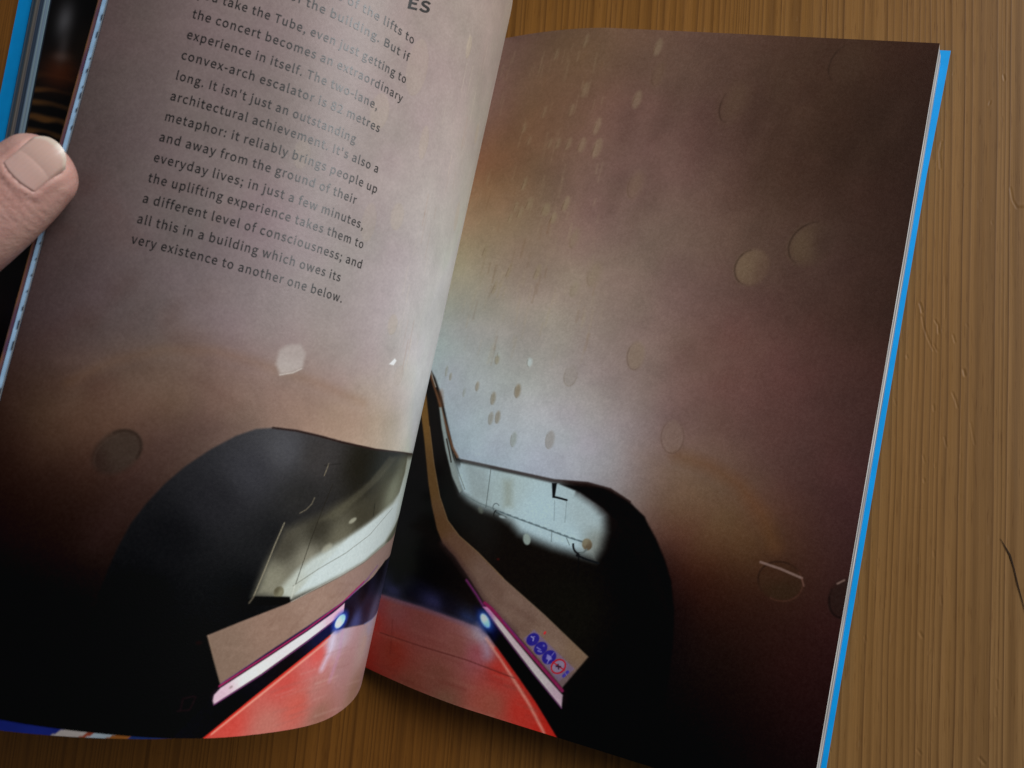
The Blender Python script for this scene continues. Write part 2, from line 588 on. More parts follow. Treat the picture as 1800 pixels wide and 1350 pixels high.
# ------------------------------------------------------------------ right page
xs = np.linspace(-.440, .1345, 700)
ys = np.linspace(YMIN, YMAX, 1080)
RP = Page(xs, ys, right_uv, 1 / 1412)
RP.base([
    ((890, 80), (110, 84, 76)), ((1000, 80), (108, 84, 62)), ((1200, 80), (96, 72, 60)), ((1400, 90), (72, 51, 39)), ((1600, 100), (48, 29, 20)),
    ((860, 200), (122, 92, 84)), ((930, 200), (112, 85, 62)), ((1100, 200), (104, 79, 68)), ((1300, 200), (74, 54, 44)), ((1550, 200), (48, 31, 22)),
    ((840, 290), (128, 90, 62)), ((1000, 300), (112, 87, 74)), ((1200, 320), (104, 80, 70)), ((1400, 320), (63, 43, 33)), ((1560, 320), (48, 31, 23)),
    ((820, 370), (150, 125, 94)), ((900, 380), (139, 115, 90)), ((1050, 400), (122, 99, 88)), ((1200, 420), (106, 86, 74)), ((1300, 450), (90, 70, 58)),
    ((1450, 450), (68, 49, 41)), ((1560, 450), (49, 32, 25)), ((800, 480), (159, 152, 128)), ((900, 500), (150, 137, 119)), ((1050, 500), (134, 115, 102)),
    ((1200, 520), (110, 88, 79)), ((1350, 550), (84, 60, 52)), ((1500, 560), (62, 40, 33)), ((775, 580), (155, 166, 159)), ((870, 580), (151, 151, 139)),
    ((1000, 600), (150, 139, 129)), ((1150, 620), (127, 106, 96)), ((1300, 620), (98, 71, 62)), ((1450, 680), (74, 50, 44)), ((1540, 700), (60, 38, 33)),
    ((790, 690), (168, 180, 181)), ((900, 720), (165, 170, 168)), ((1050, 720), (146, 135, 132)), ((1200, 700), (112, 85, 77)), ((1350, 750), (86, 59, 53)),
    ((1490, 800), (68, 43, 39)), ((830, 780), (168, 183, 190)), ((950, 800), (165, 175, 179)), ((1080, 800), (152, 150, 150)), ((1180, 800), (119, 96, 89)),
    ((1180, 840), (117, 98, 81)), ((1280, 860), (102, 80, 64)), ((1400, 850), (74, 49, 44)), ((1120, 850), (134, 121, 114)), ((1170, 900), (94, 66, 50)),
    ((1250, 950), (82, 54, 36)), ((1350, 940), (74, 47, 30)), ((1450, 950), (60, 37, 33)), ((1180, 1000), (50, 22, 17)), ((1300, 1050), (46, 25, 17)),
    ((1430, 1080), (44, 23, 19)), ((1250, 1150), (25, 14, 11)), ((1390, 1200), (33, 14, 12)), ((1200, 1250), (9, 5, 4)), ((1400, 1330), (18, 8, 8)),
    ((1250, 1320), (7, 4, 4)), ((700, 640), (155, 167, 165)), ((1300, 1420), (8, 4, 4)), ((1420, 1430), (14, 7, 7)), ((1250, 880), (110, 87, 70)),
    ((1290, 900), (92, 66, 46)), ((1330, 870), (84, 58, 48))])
# olive band below the pink: soft-edged dome above the tunnel mouth
RP.fill([(1120, 800), (1190, 790), (1250, 812), (1305, 850), (1345, 905), (1368, 960), (1330, 990), (1230, 960), (1160, 880)], (104, 78, 52), 60, .30)
RP.line([(1190, 800), (1250, 820), (1300, 852), (1340, 905), (1362, 960)], 20, (104, 66, 36), 22, .35)
RP.C[..., 1] *= .985
RP.mottle(.075, 21)
# slanting brush strokes upper right
r = np.random.default_rng(3)
for _ in range(46):
    x0, y0 = r.uniform(1080, 1600), r.uniform(90, 420)
    L = r.uniform(30, 90)
    dark = r.random() < .6
    RP.line([(x0, y0), (x0 - L * .42, y0 + L)], r.uniform(8, 22), (44, 26, 20) if dark else (104, 80, 68), r.uniform(24, 44), r.uniform(.05, .13))
for _ in range(170):
    x0, y0 = r.uniform(810, 1060), r.uniform(70, 620)
    L = r.uniform(8, 34)
    RP.line([(x0, y0), (x0 - L * .25, y0 + L)], r.uniform(1.5, 4.5), (156, 140, 110) if r.random() < .8 else (108, 78, 50), 4, r.uniform(.08, .24))
for _ in range(26):
    x0, y0 = r.uniform(1180, 1470), r.uniform(560, 980)
    RP.oval(x0, y0, r.uniform(12, 34), r.uniform(8, 18), r.uniform(90, 130), (82, 46, 40), 30, r.uniform(.06, .16))
# pale slivers (dents in the plaster) and brown ones
for x, y, a, b_ in [(1157, 83, 16, 6), (1030, 72, 12, 3), (978, 95, 10, 3), (1028, 158, 14, 5), (1005, 193, 11, 3.4), (957, 197, 11, 2.6), (1120, 175, 17, 7),
                    (1050, 222, 16, 5), (922, 225, 9, 3), (930, 247, 8, 2.4), (967, 252, 9, 3), (981, 252, 10, 3.4), (1000, 252, 11, 4), (1023, 255, 14, 6), (1050, 260, 18, 7),
                    (930, 358, 11, 4), (922, 323, 12, 3), (907, 363, 9, 3), (915, 373, 11, 4), (897, 383, 8, 2.6), (960, 368, 12, 7), (995, 358, 14, 5), (973, 383, 10, 5),
                    (945, 478, 14, 4), (895, 475, 14, 2.4), (853, 440, 12, 2.4), (870, 505, 12, 3)]:
    RP.oval(x, y, a, b_, -70, (142, 126, 98), 4.2, .48 if y > 300 else .36)
    RP.line([(x - b_ * .9 - a * .30, y + a * .75), (x - b_ * .8 + a * .1, y - a * .3)], 1.3, (80, 56, 38), 2, .35)
for x, y, a, b_, c, al in [(839, 679, 8, 2.6, (136, 118, 92), .8), (867, 700, 11, 4, (134, 122, 100), .9), (910, 687, 12, 5, (128, 112, 88), .95),
                           (863, 735, 11, 4, (134, 126, 112), .8), (875, 733, 11, 4, (126, 112, 90), .8), (903, 772, 13, 5, (134, 140, 130), .7), (967, 773, 16, 7.5, (134, 126, 118), .75),
                           (931, 637, 8, 4.5, (182, 194, 192), .9), (874, 632, 8, 3.6, (140, 128, 100), .8), (877, 623, 5, 2.6, (160, 166, 160), .7), (792, 662, 6, 1.6, (134, 120, 92), .7),
                           (785, 652, 9, 1.5, (134, 128, 100), .5), (816, 690, 7, 2, (140, 144, 132), .6)]:
    RP.oval(x, y, a, b_, -80, c, 3.4, al * .75)
    RP.arc(x, y, a, b_, -80, 180, 300, 1.1, (84, 70, 52), 1.6, al * .5)


def disc(P, x, y, a, b_, ang, col, rim, t0, t1, soft=4, alpha=.85, rim_a=.8, wid=2.0):
    soft, alpha, rim_a, wid = soft + 2, alpha * .8, rim_a * .62, wid * .9
    P.oval(x, y, a, b_, ang, col, soft, alpha)
    P.arc(x, y, a, b_, ang, t0, t1, wid, rim, 3.4, rim_a * .6)
    P.arc(x, y, a, b_, ang, t0 + 25, t1 - 25, wid, rim, 3.0, rim_a * .6)


disc(RP, 1322, 470, 34, 28, -50, [((1305, 470), (112, 92, 70)), ((1350, 480), (92, 70, 56))], (38, 26, 18), 160, 310)
disc(RP, 1427, 428, 45, 33, -38, [((1400, 430), (88, 70, 52)), ((1460, 430), (62, 44, 36))], (28, 18, 12), 165, 315, 10)
disc(RP, 1118, 625, 25, 15, -78, (128, 109, 90), (70, 52, 38), 140, 320, 3, .7, .55, 1.6)
disc(RP, 1182, 768, 29, 20, -85, (122, 100, 88), (78, 56, 46), 30, 330, 3, .7, .6, 1.5)
disc(RP, 1003, 660, 19, 11, -75, (134, 124, 114), (104, 88, 70), 70, 300, 3, .5, .5, 1.4)
disc(RP, 1490, 112, 40, 28, -50, (64, 46, 34), (28, 18, 12), 185, 300, 16, .5, .7)
disc(RP, 1290, 180, 38, 20, -60, (86, 66, 50), (40, 26, 20), 165, 280, 16, .55, .8)
disc(RP, 1117, 325, 24, 12, -70, (116, 94, 74), (76, 56, 40), 165, 290, 8, .5, .6, 1.6)
disc(RP, 1045, 482, 22, 11, -70, (128, 112, 90), (96, 78, 58), 165, 280, 6, .5, .5, 1.4)
disc(RP, 1010, 418, 18, 6, -70, (126, 110, 86), (96, 78, 54), 165, 280, 5, .5, .5, 1.4)
disc(RP, 1157, 130, 22, 9, -70, (102, 80, 60), (70, 50, 38), 165, 280, 6, .4, .5, 1.6)
disc(RP, 1010, 508, 14, 6, -70, (134, 124, 98), (108, 96, 70), 165, 280, 5, .4, .5, 1.4)
disc(RP, 1372, 1022, 40, 34, 20, [((1365, 1000), (56, 34, 22)), ((1375, 1045), (48, 34, 20))], (26, 14, 10), 130, 300, 4, .8, .9, 2.4)
RP.arc(1372, 1022, 40, 34, 20, -50, 100, 2, (72, 42, 32), 2.4, .7)
RP.line([(1337, 988), (1372, 1000), (1409, 1016)], 4.0, (124, 100, 92), 2.2, .85)
RP.line([(1409, 1016), (1413, 1030)], 2.2, (108, 76, 66), 2, .7)
disc(RP, 1482, 1052, 34, 24, -78, (34, 22, 18), (10, 6, 5), 60, 290, 4, .85, .9, 3)
RP.line([(1472, 1026), (1484, 1020)], 3, (120, 96, 86), 2, .8)
# tunnel mouth: everything dark below the arch
RP.fill([(700, 600), (757, 650), (765, 664), (777, 699), (787, 745), (797, 790), (803, 803), (812, 809), (863, 820), (923, 833), (973, 844), (1033, 849), (1073, 860),
         (1107, 882), (1133, 910), (1153, 946), (1169, 985), (1180, 1022), (1185, 1074), (1183, 1130), (1174, 1195), (1160, 1260), (1180, 1330), (1200, 1420), (600, 1300), (560, 1150)],
        [((760, 760), (12, 7, 4)), ((900, 960), (14, 10, 7)), ((1130, 1000), (5, 3, 3)), ((1000, 850), (24, 14, 12)), ((1150, 1230), (3, 2, 3)), ((720, 900), (3, 3, 4)),
         ((1000, 1080), (14, 12, 8))], 3.0)
RP.fill([(1150, 1000), (1186, 1074), (1183, 1130), (1174, 1195), (1160, 1260), (1180, 1330), (1260, 1420), (1000, 1420), (1000, 1250), (1100, 1100)], (3, 2, 3), 70, .9)
RP.line([(812, 809), (863, 820), (923, 833), (973, 844), (1033, 849), (1073, 860), (1107, 882)], 4, (34, 20, 17), 3, .8)
RP.line([(757, 660), (770, 700), (782, 740), (795, 786), (804, 803)], 5, (104, 68, 44), 4, .9)
RP.line([(774, 690), (776, 712)], 10, (120, 78, 50), 10, .5)
# lit wall seen inside
glow = [((830, 830), (172, 190, 196)), ((950, 900), (168, 190, 196)), ((1040, 900), (160, 176, 178)), ((1000, 950), (170, 192, 198)), ((890, 860), (162, 178, 178)), ((1050, 960), (130, 136, 130))]
RP.fill([(810, 814), (863, 825), (923, 838), (970, 849), (985, 851), (1020, 866), (1045, 884), (1064, 906), (1066, 935), (1058, 965), (1046, 985), (1012, 975), (970, 963), (938, 950), (912, 938),
         (897, 920), (874, 905), (845, 895), (822, 880), (810, 868), (800, 840), (796, 812)], glow, 14, 1.0, 2)
RP.fill([(810, 814), (863, 825), (923, 838), (970, 849), (985, 851), (1012, 862), (1000, 900), (900, 880), (850, 880), (816, 864), (806, 840)], glow, 3)
RP.fill([(985, 851), (1020, 866), (1060, 893), (1085, 918), (1130, 1000), (1183, 1100), (1133, 908), (1100, 880), (1060, 858)], (8, 5, 5), 3)
RP.fill([(815, 812), (855, 822), (860, 880), (830, 880)], (132, 140, 138), 12, .45)
RP.fill([(886, 845), (900, 845), (900, 890), (886, 890)], (132, 136, 120), 10, .5)
RP.fill([(772, 716), (776, 716), (786, 765), (797, 806), (812, 862), (808, 866), (795, 838), (783, 790), (776, 750)], (140, 150, 148), 2.4)
RP.line([(758, 655), (762, 668), (766, 680)], 2.6, (150, 140, 128), 1.8, .9)
RP.line([(785, 772), (790, 795), (793, 812)], 3, (24, 15, 10), 1.6, .8)
RP.line([(797, 797), (806, 830), (817, 860)], 1.3, (92, 98, 94), 1.4, .8)
RP.line([(863, 823), (858, 863), (854, 892)], 1.2, (60, 66, 66), 1.3, .8)
RP.line([(812, 868), (842, 884), (870, 895)], 2, (96, 110, 110), 2, .7)
RP.fill([(970, 849), (979, 849), (976, 870), (975, 875), (971, 875)], (14, 15, 17), 1.3)
RP.line([(973, 873), (985, 876), (996, 879)], 3.6, (16, 18, 20), 1.4)
RP.line([(975, 880), (974, 915)], 1, (106, 122, 126), 1.4, .7)
RP.line([(996, 882), (993, 918)], 1, (106, 122, 126), 1.4, .7)
RP.line([(875, 898), (900, 908), (960, 930), (1000, 945), (1026, 953)], 2.6, (92, 108, 112), 1.6, .85)
for k in range(12):
    x = 880 + k * 12.5
    RP.line([(x, 900 + k * 4.55), (x + 5, 901.5 + k * 4.6)], 3.2, (74, 88, 92), 1.4, .5)
RP.arc(872, 892, 5.5, 7, 0, 60, 330, 1.6, (84, 94, 96), 1.4, .9)
RP.arc(876, 905, 8, 9, 0, 100, 240, 2.2, (22, 22, 22), 1.4, .9)
RP.line([(872, 900), (880, 905), (889, 909)], 2.6, (60, 70, 72), 1.4, .9)
RP.oval(883, 908.5, 6, 2.4, 15, (150, 164, 166), 1.6, .9)
RP.oval(926, 948, 10, 6.5, 82, (138, 150, 142), 2, .95)
RP.oval(845, 897, 6, 4, 70, (110, 116, 104), 3, .6)
RP.line([(970, 932), (969, 952)], 1.2, (84, 96, 98), 1.3, .8)
RP.line([(996, 946), (1001, 958)], 1.2, (64, 72, 72), 1.3, .8)
RP.oval(1032, 957, 10.5, 8.8, 80, [((1029, 953), (126, 118, 96)), ((1036, 961), (92, 78, 60))], 1.6)
RP.arc(1018, 958, 10.5, 15, 0, 80, 185, 3.6, (20, 22, 24), 1.4)
RP.line([(1019, 973), (1026, 971), (1031, 966)], 3, (96, 104, 102), 1.5)
RP.line([(1014, 976), (1030, 983), (1052, 990)], 3.6, (16, 18, 20), 1.4)
RP.oval(1016, 976, 3.4, 3, 0, (14, 14, 16), 1.4)
RP.line([(1017, 980), (1016, 1012)], 1.6, (8, 8, 8), 1.5, .9)
# copper balustrade band
RP.fill([(745, 690), (749, 690), (755, 750), (763, 817), (773, 873), (787, 915), (807, 942), (840, 971), (884, 1016), (956, 1080), (1034, 1155), (988, 1209), (905, 1112), (849, 1055),
         (828, 1021), (799, 978), (778, 955), (768, 930), (759, 890), (753, 850), (745, 767), (738, 710)],
        [((747, 730), (112, 80, 38)), ((760, 840), (96, 68, 36)), ((775, 920), (92, 64, 40)), ((800, 960), (98, 70, 54)), ((850, 1015), (106, 82, 70)), ((905, 1075), (112, 88, 76)),
         ((960, 1110), (116, 92, 78)), ((1015, 1150), (118, 94, 74)), ((985, 1190), (104, 84, 84))], 2.4)
RP.line([(755, 750), (763, 817), (773, 873), (787, 915), (807, 942), (840, 971), (884, 1016)], 2.2, (142, 112, 78), 2, .6)
RP.line([(884, 1017), (956, 1081), (1032, 1154)], 2, (136, 114, 90), 2, .45)
RP.line([(778, 955), (799, 978), (828, 1021), (849, 1056), (905, 1113)], 12, (58, 38, 38), 12, .55)
r = np.random.default_rng(8)
for _ in range(26):
    t = r.uniform(0, 1)
    RP.oval(840 + 150 * t, 1010 + 140 * t + r.uniform(-14, 24), r.uniform(8, 22), r.uniform(3, 8), 45, (84, 58, 48) if r.random() < .6 else (132, 108, 92), 10, r.uniform(.12, .3))
# navy glow and red floor on the gutter side
RP.fill([(640, 1000), (690, 1000), (760, 1030), (815, 1068), (846, 1090), (849, 1106), (813, 1092), (742, 1067), (668, 1044), (630, 1030)],
        [((700, 985), (7, 7, 13)), ((770, 1010), (6, 6, 11)), ((690, 1046), (44, 44, 80)), ((760, 1068), (42, 42, 76)), ((830, 1094), (40, 54, 96)), ((720, 1036), (14, 14, 26)), ((700, 1015), (8, 8, 14)), ((790, 1062), (12, 12, 24)), ((660, 1030), (22, 22, 42))], 22)
RP.fill([(600, 1025), (668, 1044), (742, 1067), (813, 1092), (846, 1105), (858, 1117), (902, 1178), (941, 1234), (984, 1300), (984, 1330), (560, 1220)],
        [((650, 1090), (146, 34, 28)), ((660, 1060), (120, 52, 58)), ((640, 1160), (128, 28, 20)), ((700, 1070), (122, 66, 66)), ((690, 1150), (124, 44, 32)), ((740, 1100), (118, 64, 58)),
         ((770, 1190), (112, 64, 52)), ((800, 1140), (124, 72, 64)), ((845, 1112), (146, 122, 126)), ((840, 1150), (138, 72, 78)), ((880, 1180), (164, 48, 40)), ((860, 1240), (140, 70, 56)),
         ((920, 1250), (170, 46, 36)), ((780, 1235), (112, 74, 58)), ((960, 1290), (172, 36, 26)), ((720, 1210), (112, 60, 46))], 3)
RP.line([(668, 1046), (742, 1069), (813, 1094), (846, 1107)], 8, (92, 82, 112), 9, .5)
RP.line([(842, 1106), (852, 1122), (857, 1150)], 16, (150, 138, 160), 18, .6)
RP.line([(855, 1122), (880, 1158), (900, 1190), (930, 1238), (956, 1288)], 4.6, (206, 150, 132), 5, .75)
RP.line([(872, 1140), (902, 1182), (941, 1238), (980, 1298)], 6, (168, 30, 22), 5, .7)
RP.line([(668, 1112), (740, 1136), (820, 1160), (904, 1192)], 2, (66, 20, 18), 2.4, .55)
RP.line([(690, 1090), (686, 1150)], 3, (84, 24, 22), 4, .3)
r = np.random.default_rng(9)
for _ in range(60):
    x0, y0 = r.uniform(650, 930), r.uniform(1070, 1290)
    if y0 > 1075 + (x0 - 650) * .8 + 120 or y0 < 1062 + (x0 - 660) * .34:
        continue
    L = r.uniform(20, 60)
    RP.line([(x0, y0), (x0 + L, y0 + L * .36)], r.uniform(2, 6), (92, 34, 28) if r.random() < .55 else (150, 100, 84), 6, r.uniform(.08, .22))
# black gap, white light strip with magenta line, blue lamp
RP.fill([(846, 1075), (860, 1076), (990, 1244), (992, 1300), (984, 1305), (941, 1232), (902, 1176), (858, 1115), (850, 1100)], (4, 3, 5), 2)
RP.fill([(838, 1070), (858, 1072), (878, 1104), (868, 1122), (852, 1108)], (10, 16, 62), 14, .9)
RP.line([(820, 1020), (838, 1046), (850, 1066)], 4, (120, 44, 108), 4, .8)
RP.fill([(849, 1067), (857, 1066), (864, 1074), (905, 1124), (950, 1178), (989, 1222), (987, 1244), (940, 1186), (900, 1134), (862, 1084)],
        [((855, 1072), (190, 120, 160)), ((880, 1100), (196, 186, 182)), ((950, 1185), (190, 182, 178)), ((985, 1230), (186, 160, 170))], 2)
RP.line([(852, 1060), (864, 1070), (906, 1119), (952, 1172), (988, 1214)], 6, (128, 26, 72), 2.6, .95)
RP.line([(884, 1090), (906, 1116), (935, 1150)], 2, (92, 46, 116), 2.4, .6)
RP.line([(862, 1086), (900, 1136), (940, 1188), (987, 1245)], 1.8, (120, 60, 112), 2, .7)
RP.oval(853, 1091, 18, 10, 62, (40, 76, 160), 10, .9)
RP.oval(853, 1091, 13.5, 6.5, 62, [((851, 1088), (186, 214, 226)), ((857, 1100), (120, 176, 222))], 3)
# safety pictogram plate
RP.line([(868, 1082), (910, 1132), (985, 1226)], 18, (96, 52, 76), 16, .12)
RP.fill([(939, 1107), (920, 1123), (982, 1198), (1010, 1176)], (112, 94, 122), 2, .8)
for (x, y), (a, b_) in zip([(936.7, 1124), (950.4, 1139.6), (965.3, 1155.2)], [(12.3, 10.2), (12.8, 10.6), (13.6, 11.3)]):
    RP.oval(x, y, a, b_, -42, (38, 30, 122), 1.5)
RP.line([(934, 1119), (938, 1122), (937, 1126)], 2.2, (150, 146, 186), 1.3, .85)
RP.line([(936, 1120), (940, 1119)], 1.8, (120, 116, 170), 1.3, .8)
RP.line([(944, 1138), (950, 1142)], 2.2, (110, 104, 168), 1.3, .9)
RP.line([(946, 1144), (951, 1146)], 3, (120, 112, 170), 1.4, .8)
RP.oval(956, 1135, 2, 2, 0, (104, 98, 160), 1.3, .8)
RP.fill([(962, 1150), (969, 1154), (970, 1159), (965, 1161), (960, 1158)], (132, 124, 176), 1.5, .9)
RP.line([(965, 1160), (962, 1166)], 2, (126, 118, 172), 1.3, .8)
RP.line([(970, 1152), (974, 1147)], 1.8, (110, 102, 164), 1.3, .8)
RP.oval(981.5, 1171.5, 14.6, 12, -42, (128, 112, 134), 1.5)
RP.arc(981.5, 1171.5, 13.4, 11, -42, 0, 360, 2.8, (158, 30, 42), 1.4)
RP.line([(972, 1164), (992, 1178)], 2.4, (158, 30, 42), 1.4)
RP.line([(978, 1171), (985, 1172)], 3, (52, 26, 44), 1.4, .9)
RP.line([(981, 1168), (982, 1176)], 2.4, (52, 26, 44), 1.4, .9)
RP.line([(990.5, 1188.5), (998, 1181)], 5, (56, 48, 140), 1.6, .95)
RP.line([(993.5, 1182.5), (996, 1187)], 1.1, (128, 112, 140), 1, .9)
RP.oval(957.7, 1112.5, 3, 1.8, -60, (196, 36, 44), 1.5)
RP.oval(875.5, 983, 2, 1.6, 0, (70, 12, 10), 2, .8)
RP.grain(5.0, 31)

K_RIGHT = .63
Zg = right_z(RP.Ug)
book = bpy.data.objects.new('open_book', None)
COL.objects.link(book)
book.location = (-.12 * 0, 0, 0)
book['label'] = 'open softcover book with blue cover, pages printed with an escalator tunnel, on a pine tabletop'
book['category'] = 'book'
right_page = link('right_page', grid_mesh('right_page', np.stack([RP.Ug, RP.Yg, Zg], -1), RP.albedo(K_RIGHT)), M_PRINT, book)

# ------------------------------------------------------------------ left page
us = np.linspace(0, U_END, 760)
ysl = np.r_[np.linspace(YMIN, .50, 1030), np.linspace(.503, YMAX, 30)]
PL = Page(us, ysl, left_uv, 1 / 2150)
PL.base([
    ((230, 60), (92, 76, 73)), ((400, 40), (116, 100, 98)), ((600, 60), (137, 121, 117)), ((800, 40), (148, 131, 125)), ((860, 100), (152, 138, 129)), ((205, 20), (87, 72, 70)),
    ((190, 150), (87, 73, 71)), ((300, 150), (104, 89, 87)), ((500, 200), (121, 106, 103)), ((700, 150), (141, 126, 122)), ((820, 250), (158, 146, 139)),
    ((150, 330), (79, 65, 63)), ((280, 330), (102, 88, 87)), ((450, 350), (123, 108, 106)), ((650, 350), (143, 130, 127)), ((780, 400), (167, 161, 155)),
    ((120, 450), (71, 57, 55)), ((250, 480), (98, 84, 82)), ((450, 500), (121, 107, 106)), ((620, 560), (143, 130, 128)), ((740, 520), (171, 168, 164)),
    ((80, 560), (67, 53, 53)), ((230, 570), (87, 74, 73)), ((400, 580), (114, 100, 100)), ((620, 640), (147, 133, 131)), ((735, 620), (177, 175, 174)),
    ((50, 650), (58, 40, 34)), ((200, 640), (89, 72, 65)), ((350, 630), (112, 93, 84)), ((520, 680), (131, 112, 101)), ((620, 720), (151, 130, 114)), ((720, 720), (177, 174, 168)),
    ((20, 750), (46, 28, 21)), ((150, 700), (80, 58, 47)), ((300, 700), (98, 77, 63)), ((400, 720), (112, 91, 80)), ((20, 850), (28, 14, 10)), ((120, 800), (56, 36, 28)),
    ((280, 780), (76, 57, 47)), ((380, 790), (88, 67, 61)), ((20, 1000), (13, 6, 4)), ((150, 950), (24, 12, 9)), ((250, 880), (42, 26, 20)), ((100, 1150), (5, 3, 3)), ((10, 1200), (8, 4, 4)),
    ((200, 1260), (4, 3, 3)), ((560, 760), (152, 130, 112)), ((690, 770), (172, 158, 142))])
# warm dome over the tunnel mouth
PL.fill([(40, 720), (120, 665), (200, 628), (300, 608), (380, 612), (450, 632), (560, 668), (640, 705), (700, 740), (640, 770), (480, 760), (330, 740), (200, 790), (60, 800)], (112, 84, 62), 56, .20)
PL.line([(120, 672), (200, 634), (290, 614), (380, 617), (450, 637), (560, 674), (640, 708)], 14, (120, 86, 58), 22, .22)
PL.fill([(250, 740), (350, 725), (420, 750), (330, 800), (230, 900), (160, 960)], (58, 40, 38), 60, .35)
PL.mottle(.075, 51)
r = np.random.default_rng(12)
for _ in range(30):
    x0, y0 = r.uniform(90, 400), r.uniform(320, 720)
    PL.oval(x0, y0, r.uniform(14, 50), r.uniform(8, 20), r.uniform(-60, 40), (64, 36, 30) if r.random() < .65 else (120, 94, 84), 24, r.uniform(.06, .16))
for _ in range(36):
    t = r.uniform(0, 1); x0, y0 = 870 - 140 * t + r.uniform(-50, 4), 40 + 560 * t
    L = r.uniform(20, 60)
    PL.line([(x0, y0), (x0 - L * .2, y0 + L)], r.uniform(1.2, 3), (196, 184, 160) if r.random() < .6 else (150, 112, 88), 3, r.uniform(.12, .35))
for x, y, a, b_, al in [(824, 82, 20, 4, .7), (745, 250, 30, 7, .45), (698, 380, 24, 11, .4), (733, 118, 50, 18, .35), (667, 195, 32, 16, .4), (648, 390, 34, 12, .3), (530, 270, 26, 14, .3),
                        (838, 235, 18, 2.4, .6), (690, 570, 18, 8, .5), (803, 380, 26, 3, .5)]:
    al *= .55
    PL.oval(x, y, a, b_, -80, (166, 150, 128), 3, al)
    PL.arc(x, y, a, b_, -80, 60, 200, 1.4, (138, 122, 92), 2, al * .8)
PL.fill([(485, 640), (491, 616), (506, 606), (529, 605), (537, 622), (532, 646), (515, 655), (492, 659)], [((515, 612), (156, 144, 138)), ((510, 652), (168, 158, 152))], 6, .8)
PL.line([(492, 659), (515, 655), (530, 648)], 2, (196, 190, 182), 2, .7)
PL.fill([(684, 640), (694, 630), (697, 634), (692, 642)], (214, 218, 216), 2, .95)
PL.oval(701, 660, 18, 7, -75, (166, 154, 146), 2.4, .5)
PL.arc(701, 660, 18, 7, -75, 0, 330, 1.2, (150, 136, 126), 2, .5)
PL.oval(205, 795, 48, 34, -35, [((215, 790), (54, 43, 36)), ((160, 815), (42, 29, 24))], 8, .85)
PL.arc(205, 795, 47, 33, -35, -70, 60, 5, (32, 23, 18), 5, .6)
PL.arc(204, 798, 43, 29, -35, 180, 300, 2, (74, 58, 48), 4, .35)
# black tunnel side; the greys towards its top are window sheen painted in
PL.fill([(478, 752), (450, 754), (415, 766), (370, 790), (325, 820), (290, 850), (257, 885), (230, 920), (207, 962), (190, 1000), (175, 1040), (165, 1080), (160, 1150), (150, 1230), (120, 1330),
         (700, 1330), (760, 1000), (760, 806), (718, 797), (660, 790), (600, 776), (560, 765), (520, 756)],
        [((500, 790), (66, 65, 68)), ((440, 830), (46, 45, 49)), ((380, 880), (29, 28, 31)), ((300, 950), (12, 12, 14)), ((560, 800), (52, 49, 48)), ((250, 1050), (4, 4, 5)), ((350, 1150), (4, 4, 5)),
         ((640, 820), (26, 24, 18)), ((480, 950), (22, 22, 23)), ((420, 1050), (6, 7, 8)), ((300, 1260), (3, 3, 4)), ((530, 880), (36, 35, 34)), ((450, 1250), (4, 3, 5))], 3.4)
PL.fill([(0, 1000), (160, 1040), (230, 1200), (200, 1330), (-60, 1330), (-60, 1050)], (4, 3, 3), 80, .9)
PL.line([(480, 752), (520, 757), (560, 766), (600, 777), (660, 790), (725, 798)], 4.4, (34, 21, 19), 2.4, .95)
# lit side wall of the tunnel
PL.fill([(705, 800), (770, 800), (760, 900), (700, 960), (640, 990), (560, 1032), (509, 1054), (446, 1048), (470, 985), (500, 930), (560, 905), (620, 870), (668, 830)],
        [((690, 810), (56, 54, 42)), ((640, 850), (36, 33, 26)), ((640, 900), (60, 56, 44)), ((560, 930), (52, 49, 40)), ((500, 960), (66, 62, 52)), ((480, 1020), (128, 124, 106)), ((600, 945), (96, 92, 76)),
         ((540, 985), (128, 124, 108)), ((690, 870), (120, 122, 104))], 16, .95)
PL.fill([(684, 803), (700, 803), (660, 850), (591, 912), (560, 915), (610, 880), (650, 845)], (84, 80, 64), 6, .45)
PL.fill([(760, 800), (716, 806), (712, 830), (702, 866), (690, 884), (662, 908), (640, 925), (610, 946), (575, 966), (548, 982), (520, 1004), (497, 1030), (486, 1044), (509, 1053), (560, 1030), (600, 1012), (640, 987), (676, 955), (700, 915), (760, 850)],
        [((700, 880), (180, 188, 182)), ((640, 950), (186, 194, 190)), ((560, 1005), (180, 188, 182)), ((510, 1035), (172, 176, 164)), ((712, 815), (150, 154, 140))], 11)
PL.fill([(612, 946), (640, 928), (676, 900), (700, 880), (694, 915), (676, 950), (640, 984), (560, 1028), (520, 1044), (560, 1000)], (188, 198, 196), 6, .9)
PL.line([(515, 1030), (560, 1000), (608, 972), (650, 940), (690, 893)], 1.6, (92, 92, 82), 2, .7)
PL.line([(660, 912), (680, 890), (698, 870)], 1.4, (120, 124, 112), 2, .7)
PL.oval(620, 915, 8, 3.4, -35, (168, 166, 146), 3, .7)
PL.oval(575, 963, 11, 5, -40, (166, 164, 146), 5, .6)
PL.line([(500, 919), (483, 958), (465, 1003), (446, 1048)], 2.2, (150, 140, 116), 1.8, .85)
PL.line([(578, 815), (574, 826), (570, 836)], 1.8, (134, 122, 98), 1.6, .85)
PL.line([(553, 875), (548, 886), (538, 896), (527, 902)], 2, (118, 108, 88), 2, .8)
PL.line([(585, 851), (565, 900), (545, 953), (520, 1026)], 1.5, (30, 27, 20), 1.6, .9)
PL.line([(518, 1028), (512, 1052)], 2, (196, 196, 184), 1.6, .8)
PL.line([(659, 885), (656, 908)], 2, (16, 16, 14), 2, .9)
PL.line([(570, 818), (600, 815)], 1.6, (20, 18, 16), 2, .5)
